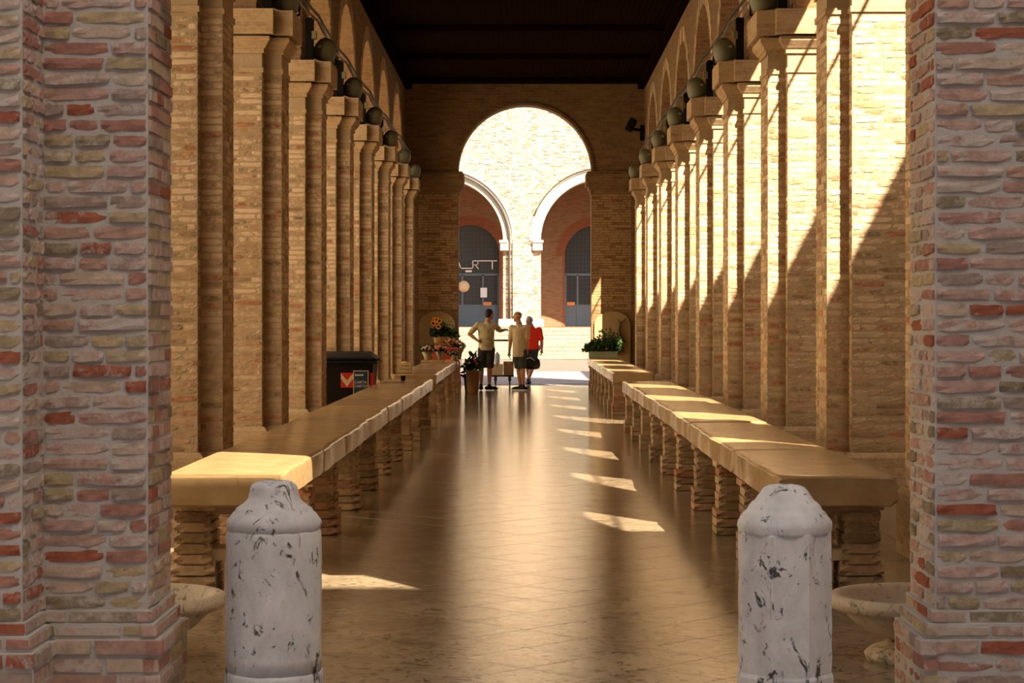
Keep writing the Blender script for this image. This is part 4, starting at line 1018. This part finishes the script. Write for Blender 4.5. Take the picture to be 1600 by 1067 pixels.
p3, _ = person((.16, 49.4, 0), 'grey-haired person in a bright red shirt walking outside the arch', dict(
    head=(-.06, .0, 1.53), neck=(.0, 0, 1.40), sl=(-.15, .04, 1.32), sr=(.19, -.02, 1.31), el=(-.19, .05, 1.04), wl=(-.19, .14, .82), er=(.25, .0, 1.03), wr=(.25, .08, .84),
    hl=(-.05, .02, .84), hr=(.08, 0, .84), kl=(-.09, .14, .47), kr=(.03, -.03, .46), al=(-.06, .12, .09), ar=(-.08, -.16, .09), hem=.02, sh=.85, tw=.92),
    dict(skin='skin', shirt='shirt_red', shorts='shorts'), .5, ('back', 'hair_grey'), ((-.2, 1), (-.2, 1)), ((1, 0, 0), (0, 1, 0), (-1, 0, 0), (0, 1, 0)))
pa = thing('paper', (.36, 49.5, .74), 'folded white paper in the hand of the person in red', 'paper')
b = MB(); b.add([(.355, 49.46, .80), (.40, 49.50, .90), (.36, 49.53, .96), (.31, 49.49, .86)], [(0,1,2,3)]); q = b.build('sheet', 'lightblue', pa); m_ = q.modifiers.new('t', 'SOLIDIFY'); m_.thickness = .006
bg_ = thing('shoulder_bag', (.16, 45.22, .46), 'black bag hanging from the hand of the person in beige', 'bag')
b = MB(); b.lathe([(.08, .46), (.16, .48), (.185, .56), (.17, .66), (.12, .72), (0, .73)], 20, (.16, 45.24, 0), sy=.55); b.build('bag_body', 'shoe', bg_)
b = MB(); b.tube([(.05, 45.24, .67), (.08, 45.22, .78), (.13, 45.21, .81), (.20, 45.22, .76), (.25, 45.24, .66)], .012, 6); b.build('strap', 'shoe', bg_)
b = MB(); b.tube([(.04, 45.13, .70), (.12, 45.13, .72), (.22, 45.14, .66)], .008, 6); b.build('stripe', 'white', bg_)

# hand cart with boxes outside the arch
ca = thing('hand_cart', (-.46, 49.0, 0), 'low black hand cart with a bar handle standing outside the arch', 'cart')
b = MB(); b.box(-.80, -.26, 48.75, 49.25, .20, .235, ch=.006); b.build('platform', 'shoe', ca)
for x in (-.70, -.36):
    for y in (48.85, 49.15):
        b = MB(); b.lathe([(.05, -.018), (.065, -.012), (.065, .012), (.05, .018)], 18, (x, y, .065), Matrix.Rotation(math.pi/2, 3, 'Y')); wv = b.build('wheel', 'black', ca)
        b = MB(); b.box(x-.035, x+.035, y-.02, y+.02, .10, .205); b.build('caster_fork', 'iron', wv)
b = MB()
for x in (-.78, -.28): b.tube([(x, 49.22, .22), (x, 49.27, .7), (x, 49.28, 1.06)], .014, 8)
b.tube([(-.78, 49.28, 1.06), (-.53, 49.28, 1.06), (-.28, 49.28, 1.06)], .022, 8); b.build('handle', 'black', ca)
for (x0, x1, m, lab, z1) in ((-.80, -.52, 'cream', 'pale cardboard box on the hand cart', .50), (-.51, -.27, 'card', 'brown cardboard box on the hand cart', .56)):
    tb = thing('cardboard_box', ((x0+x1)/2, 48.95, .235), lab, 'box')
    b = MB(); b.box(x0, x1, 48.78, 49.12, .235, z1, ch=.004); b.build('carton', m, tb)
    b = MB(); b.box((x0+x1)/2-.02, (x0+x1)/2+.02, 48.776, 49.124, z1-.06, z1+.002); b.build('tape', 'wrap', tb)
jug = thing('plastic_jug', (-.68, 48.98, .50), 'pale blue plastic jug on the pale cardboard box', 'jug')
b = MB(); b.lathe([(.05, .50), (.06, .52), (.062, .68), (.05, .74), (.02, .77), (.02, .79), (0, .79)], 18, (-.66, 48.98, 0)); b.build('jug_body', 'lightblue', jug)

# ------------------------------------------------------------------ piazza behind the arch
mb = MB(); mb.box(-60, 60, END+.55, 62, -.12, -.004); tag(mb.build('floor', 'plaza', kind='structure'), 'grey cobbled roadway just outside the far arch', 'road')
mb = MB(); mb.box(-60, 60, 62, 81, -.12, 0.0); tag(mb.build('floor', 'piazza', kind='structure'), 'pale sunlit piazza paving before the steps', 'pavement')
ln = MB(); ln.box(-.2, 2.5, 50.6, 50.75, -.004, .002); tag(ln.build('road_marking', 'white'), 'white painted line on the cobbled roadway', 'road marking')
stp = thing('stone_steps', (0, 80, 0), 'broad pale stone steps in front of the sunlit portico', 'steps')
for k in range(8):
    y_, z0_, z1_ = 80+k*.5, k*.155, (k+1)*.155
    b = MB(); b.box(-30, -6, y_, 84.6, z0_, z1_); b.box(6, 30, y_, 84.6, z0_, z1_); b.box(-6, 6, y_+.02, 84.6, z0_, z1_-.012); sp_ = b.build('step', 'step_stone', stp)
    x_ = -6-R.uniform(0, .5)
    while x_ < 6:
        L_ = R.uniform(.9, 1.6); q = MB(); q.box(x_+.012, x_+L_-.012, y_+R.uniform(0, .012), y_+.56, z0_+.006, z1_, ch=.012); q.build('step_block', 'step_stone', sp_); x_ += L_
b = MB(); b.box(-30, 30, 84.5, 98, 1.0, 1.25); tag(b.build('floor', 'red_brick', kind='structure'), 'red brick floor of the portico across the piazza', 'floor')
YF = 88.0; RF = 2.64; ZSP = 4.96; CXS = [-3.57-6.9, -3.57, 3.33, 3.33+6.9]; FZ = 1.25
fw = MB(); 
def fq(*p): fw.add([(a, YF, b) for a, b in p], [tuple(range(len(p)))])
xs = [-22]+[v for c in CXS for v in (c-RF, c+RF)]+[22]
for k in range(0, len(xs), 2): fq((xs[k], FZ), (xs[k+1], FZ), (xs[k+1], 15), (xs[k], 15))
for k in range(0, len(xs), 2):
    for xx in (xs[k], xs[k+1]): fw.add([(xx, YF, FZ), (xx, YF+.9, FZ), (xx, YF+.9, ZSP), (xx, YF, ZSP)], [(0, 1, 2, 3)])
for c in CXS:
    n = 36; ar = [(c-RF*math.cos(math.pi*k/n), ZSP+RF*math.sin(math.pi*k/n)) for k in range(n+1)]
    for k in range(n):
        a, b = ar[k], ar[k+1]; fq(a, b, (b[0], 15), (a[0], 15)); fw.add([(a[0], YF, a[1]), (a[0], YF+.9, a[1]), (b[0], YF+.9, b[1]), (b[0], YF, b[1])], [(0, 1, 2, 3)])
fw.add([(-22, YF+.9, 9), (22, YF+.9, 9), (22, 98, 9), (-22, 98, 9)], [(0, 1, 2, 3)]); fw.add([(-22, YF, 15), (22, YF, 15), (22, 98, 15), (-22, 98, 15)], [(0, 1, 2, 3)])
far = tag(fw.build('wall_far', 'wall_far', kind='structure'), 'sunlit brick facade with round portico arches across the piazza', 'wall')
for c in CXS[1:3]:
    arch_band(far, c, ZSP, RF+.0, YF-.08, YF+.9, .40, 'archivolt', 'white_stone'); arch_band(far, c, ZSP, RF+.40, YF-.14, YF+.1, .10, 'arch_moulding', 'white_stone'); voussoirs(far, c, ZSP, RF+.5, YF, R, .55, 'arch_voussoirs', 'wall_far')
pc = .05
im = MB(); im.box(-1.06, -.70, YF-.22, YF+.5, 4.52, 4.92, ch=.02); im.box(-1.10, -.72, YF-.26, YF+.5, 4.86, 4.98, ch=.01); im.build('impost', 'white_stone', far)
im = MB(); im.box(.33, .76, YF-.22, YF+.5, 4.52, 4.92, ch=.02); im.box(.33, .80, YF-.26, YF+.5, 4.86, 4.98, ch=.01); im.build('impost', 'white_stone', far)
im = MB(); im.box(-.62, .34, YF-.10, YF, 1.6, 5.6); im.build('pilaster', 'wall_far', far)
im = MB(); im.box(-1.13, .82, YF-.28, YF+.3, FZ, FZ+.34, ch=.015); im.build('base_block', 'white_stone', far)
dp = thing('drainpipe', (-.66, YF-.18, FZ), 'thin dark drainpipe and conduit curving along the portico arch', 'pipe')
b = MB(); b.tube([(-.66, YF-.18, FZ+.34), (-.66, YF-.18, 3.4), (-.66, YF-.18, 5.0)]+[(CXS[1]+(RF+.27)*math.cos(a), YF-.18, ZSP+(RF+.27)*math.sin(a)) for a in [i*.1 for i in range(1, 17)]], .05, 8); b.build('pipe', 'pipe', dp)
b = MB(); b.tube([(-.53, YF-.16, FZ+.34), (-.53, YF-.16, 3.0), (-.53, YF-.16, 4.9)], .022, 8); b.build('conduit', 'pipe', dp)
b = MB(); b.tube([(CXS[2]-(RF+.47)*math.cos(a), YF-.16, ZSP+(RF+.47)*math.sin(a)) for a in [.35+i*.1 for i in range(0, 13)]], .03, 8)
tag(b.build('arch_cable', 'pipe'), 'thin dark cable following the second portico arch', 'cable')
# portico back wall with arched doorways
YB = 93.0
bw = MB()
DOORS = [(-2.48, 1.32, 4.55), (3.2, 1.38, 4.45)]
xsd = [-22]+[v for c, r, z in DOORS for v in (c-r, c+r)]+[22]
def bq(*p): bw.add([(a, YB, b) for a, b in p], [tuple(range(len(p)))])
for k in range(0, len(xsd), 2): bq((xsd[k], FZ), (xsd[k+1], FZ), (xsd[k+1], 9), (xsd[k], 9))
for c, r, z in DOORS:
    n = 30; ar = [(c-r*math.cos(math.pi*k/n), z+r*1.0*math.sin(math.pi*k/n)) for k in range(n+1)]
    for k in range(n):
        a, b = ar[k], ar[k+1]; bq(a, b, (b[0], 9), (a[0], 9))
    ar = [(c-r, FZ)]+ar+[(c+r, FZ)]
    for k in range(len(ar)-1):
        a, b = ar[k], ar[k+1]; bw.add([(a[0], YB, a[1]), (a[0], YB+.4, a[1]), (b[0], YB+.4, b[1]), (b[0], YB, b[1])], [(0, 1, 2, 3)])
back = tag(bw.build('wall_back', 'wall_portico', kind='structure'), 'shaded brick wall inside the portico with arched glazed doors', 'wall')
for q, (c, r, z) in enumerate(DOORS):
    voussoirs(back, c, z, r, YB, R, .42, 'arch_voussoirs', 'red_brick')
    for s in (-1, 1): jb = MB(); jb.box(c+s*r, c+s*(r+.10), YB-.02, YB+.02, FZ, z); jb.build('door_jamb', 'red_brick', back)
    d = thing('door_%d' % (q+1), (c, YB+.3, FZ), 'arched steel and glass doors %s' % ('with white sign lettering above' if q == 0 else 'with small orange notice and no lettering'), 'door', None, 'structure')
    n = 24; out = [(c-r, FZ)]+[(c-r*math.cos(math.pi*k/n), z+r*math.sin(math.pi*k/n)) for k in range(n+1)]+[(c+r, FZ)]
    pn = MB(); L = len(out); pn.add([(a, YB+.32, b) for a, b in out]+[(a, YB+.36, b) for a, b in out], [tuple(range(L))[::-1], tuple(range(L, 2*L))]+[(i, (i+1) % L, L+(i+1) % L, L+i) for i in range(L)]); pn.build('pane', 'glass_dark', d)
    trz = 3.62; fr = MB()
    fr.box(c-r, c+r, YB+.24, YB+.32, trz-.05, trz+.05)
    for xx in (c-r+.04, c-.36 if q == 0 else c-.80, c+.58 if q == 0 else c+.3, c+r-.04): fr.box(xx-.04, xx+.04, YB+.24, YB+.32, FZ, trz)
    fr.box(c-r, c+r, YB+.25, YB+.32, FZ, FZ+.12); fr.build('frame', 'door_blue', d)
    lp = MB(); lp.box(c-r+.06, c+r-.06, YB+.27, YB+.32, FZ+.1, 2.25); lp.build('door_panel', 'door_blue', d)
    gr = MB(); x = c-r+.15
    while x < c+r-.05:
        zz = z+math.sqrt(max(0, r*r-(x-c)**2)); gr.box(x-.008, x+.008, YB+.26, YB+.275, 2.25 if True else FZ, zz); x += .17
    zq = 2.3
    while zq < z+r-.1:
        hw = r if zq < z else math.sqrt(max(0, r*r-(zq-z)**2)); gr.box(c-hw, c+hw, YB+.26, YB+.275, zq-.008, zq+.008); zq += .19
    gr.build('grille', 'iron', d)
    nb = MB(); nx = c+.60 if q == 0 else c-1.28; nb.box(nx, nx+.36, YB+.22, YB+.24, 2.21, 2.37); nb.build('notice', 'orange', d)
    if q == 0:
        po = MB(); po.box(-2.02, -1.72, YB+.22, YB+.238, 2.58, 3.02); po.build('poster', 'poster', d)
        po = MB(); po.lathe([(.26, -.01), (.26, .01), (0, .012)], 24, (-2.78, YB+.23, 3.08), Matrix.Rotation(math.pi/2, 3, 'X')); po.build('round_sign', 'cream', d)
        sg = MB(); sx_ = lambda px: (px-820)*YB/F; sz_ = lambda py: 1.55+(500-py)*YB/F
        def stroke(a, b_, w_=.022):
            (xa, za), (xb, zb) = (sx_(a[0]), sz_(a[1])), (sx_(b_[0]), sz_(b_[1])); dx, dz = xb-xa, zb-za; L_ = math.hypot(dx, dz); nx_, nz_ = -dz/L_*w_, dx/L_*w_; ex, ez = dx/L_*w_, dz/L_*w_
            q_ = [(xa-ex+nx_, za-ez+nz_), (xb+ex+nx_, zb+ez+nz_), (xb+ex-nx_, zb+ez-nz_), (xa-ex-nx_, za-ez-nz_)]
            sg.add([(u, YB+.20, v) for u, v in q_]+[(u, YB+.225, v) for u, v in q_], [(0,1,2,3),(7,6,5,4),(0,4,5,1),(1,5,6,2),(2,6,7,3),(3,7,4,0)])
        for s_ in (((711, 419), (715.5, 407)), ((715.5, 407), (720, 419)), ((713, 415), (718, 415)), ((720, 419), (738.5, 419)), ((738.5, 419), (738.5, 407.3)), ((738.5, 407.3), (776, 407.3)), ((746, 407.3), (747, 410.5)), ((747, 410.5), (745, 413.5)), ((745, 413.5), (738.5, 413.5)), ((742.5, 413.5), (747, 419.5)), ((769, 407.3), (769, 419.5))): stroke(*s_)
        sg.build('sign_lettering', 'sign_white', d)
        hw_ = MB(); hw_.box(sx_(727), sx_(737), YB+.2, YB+.24, sz_(425), sz_(422)); hw_.build('house_number', 'sign_white', d)
bpy.context.view_layer.update()
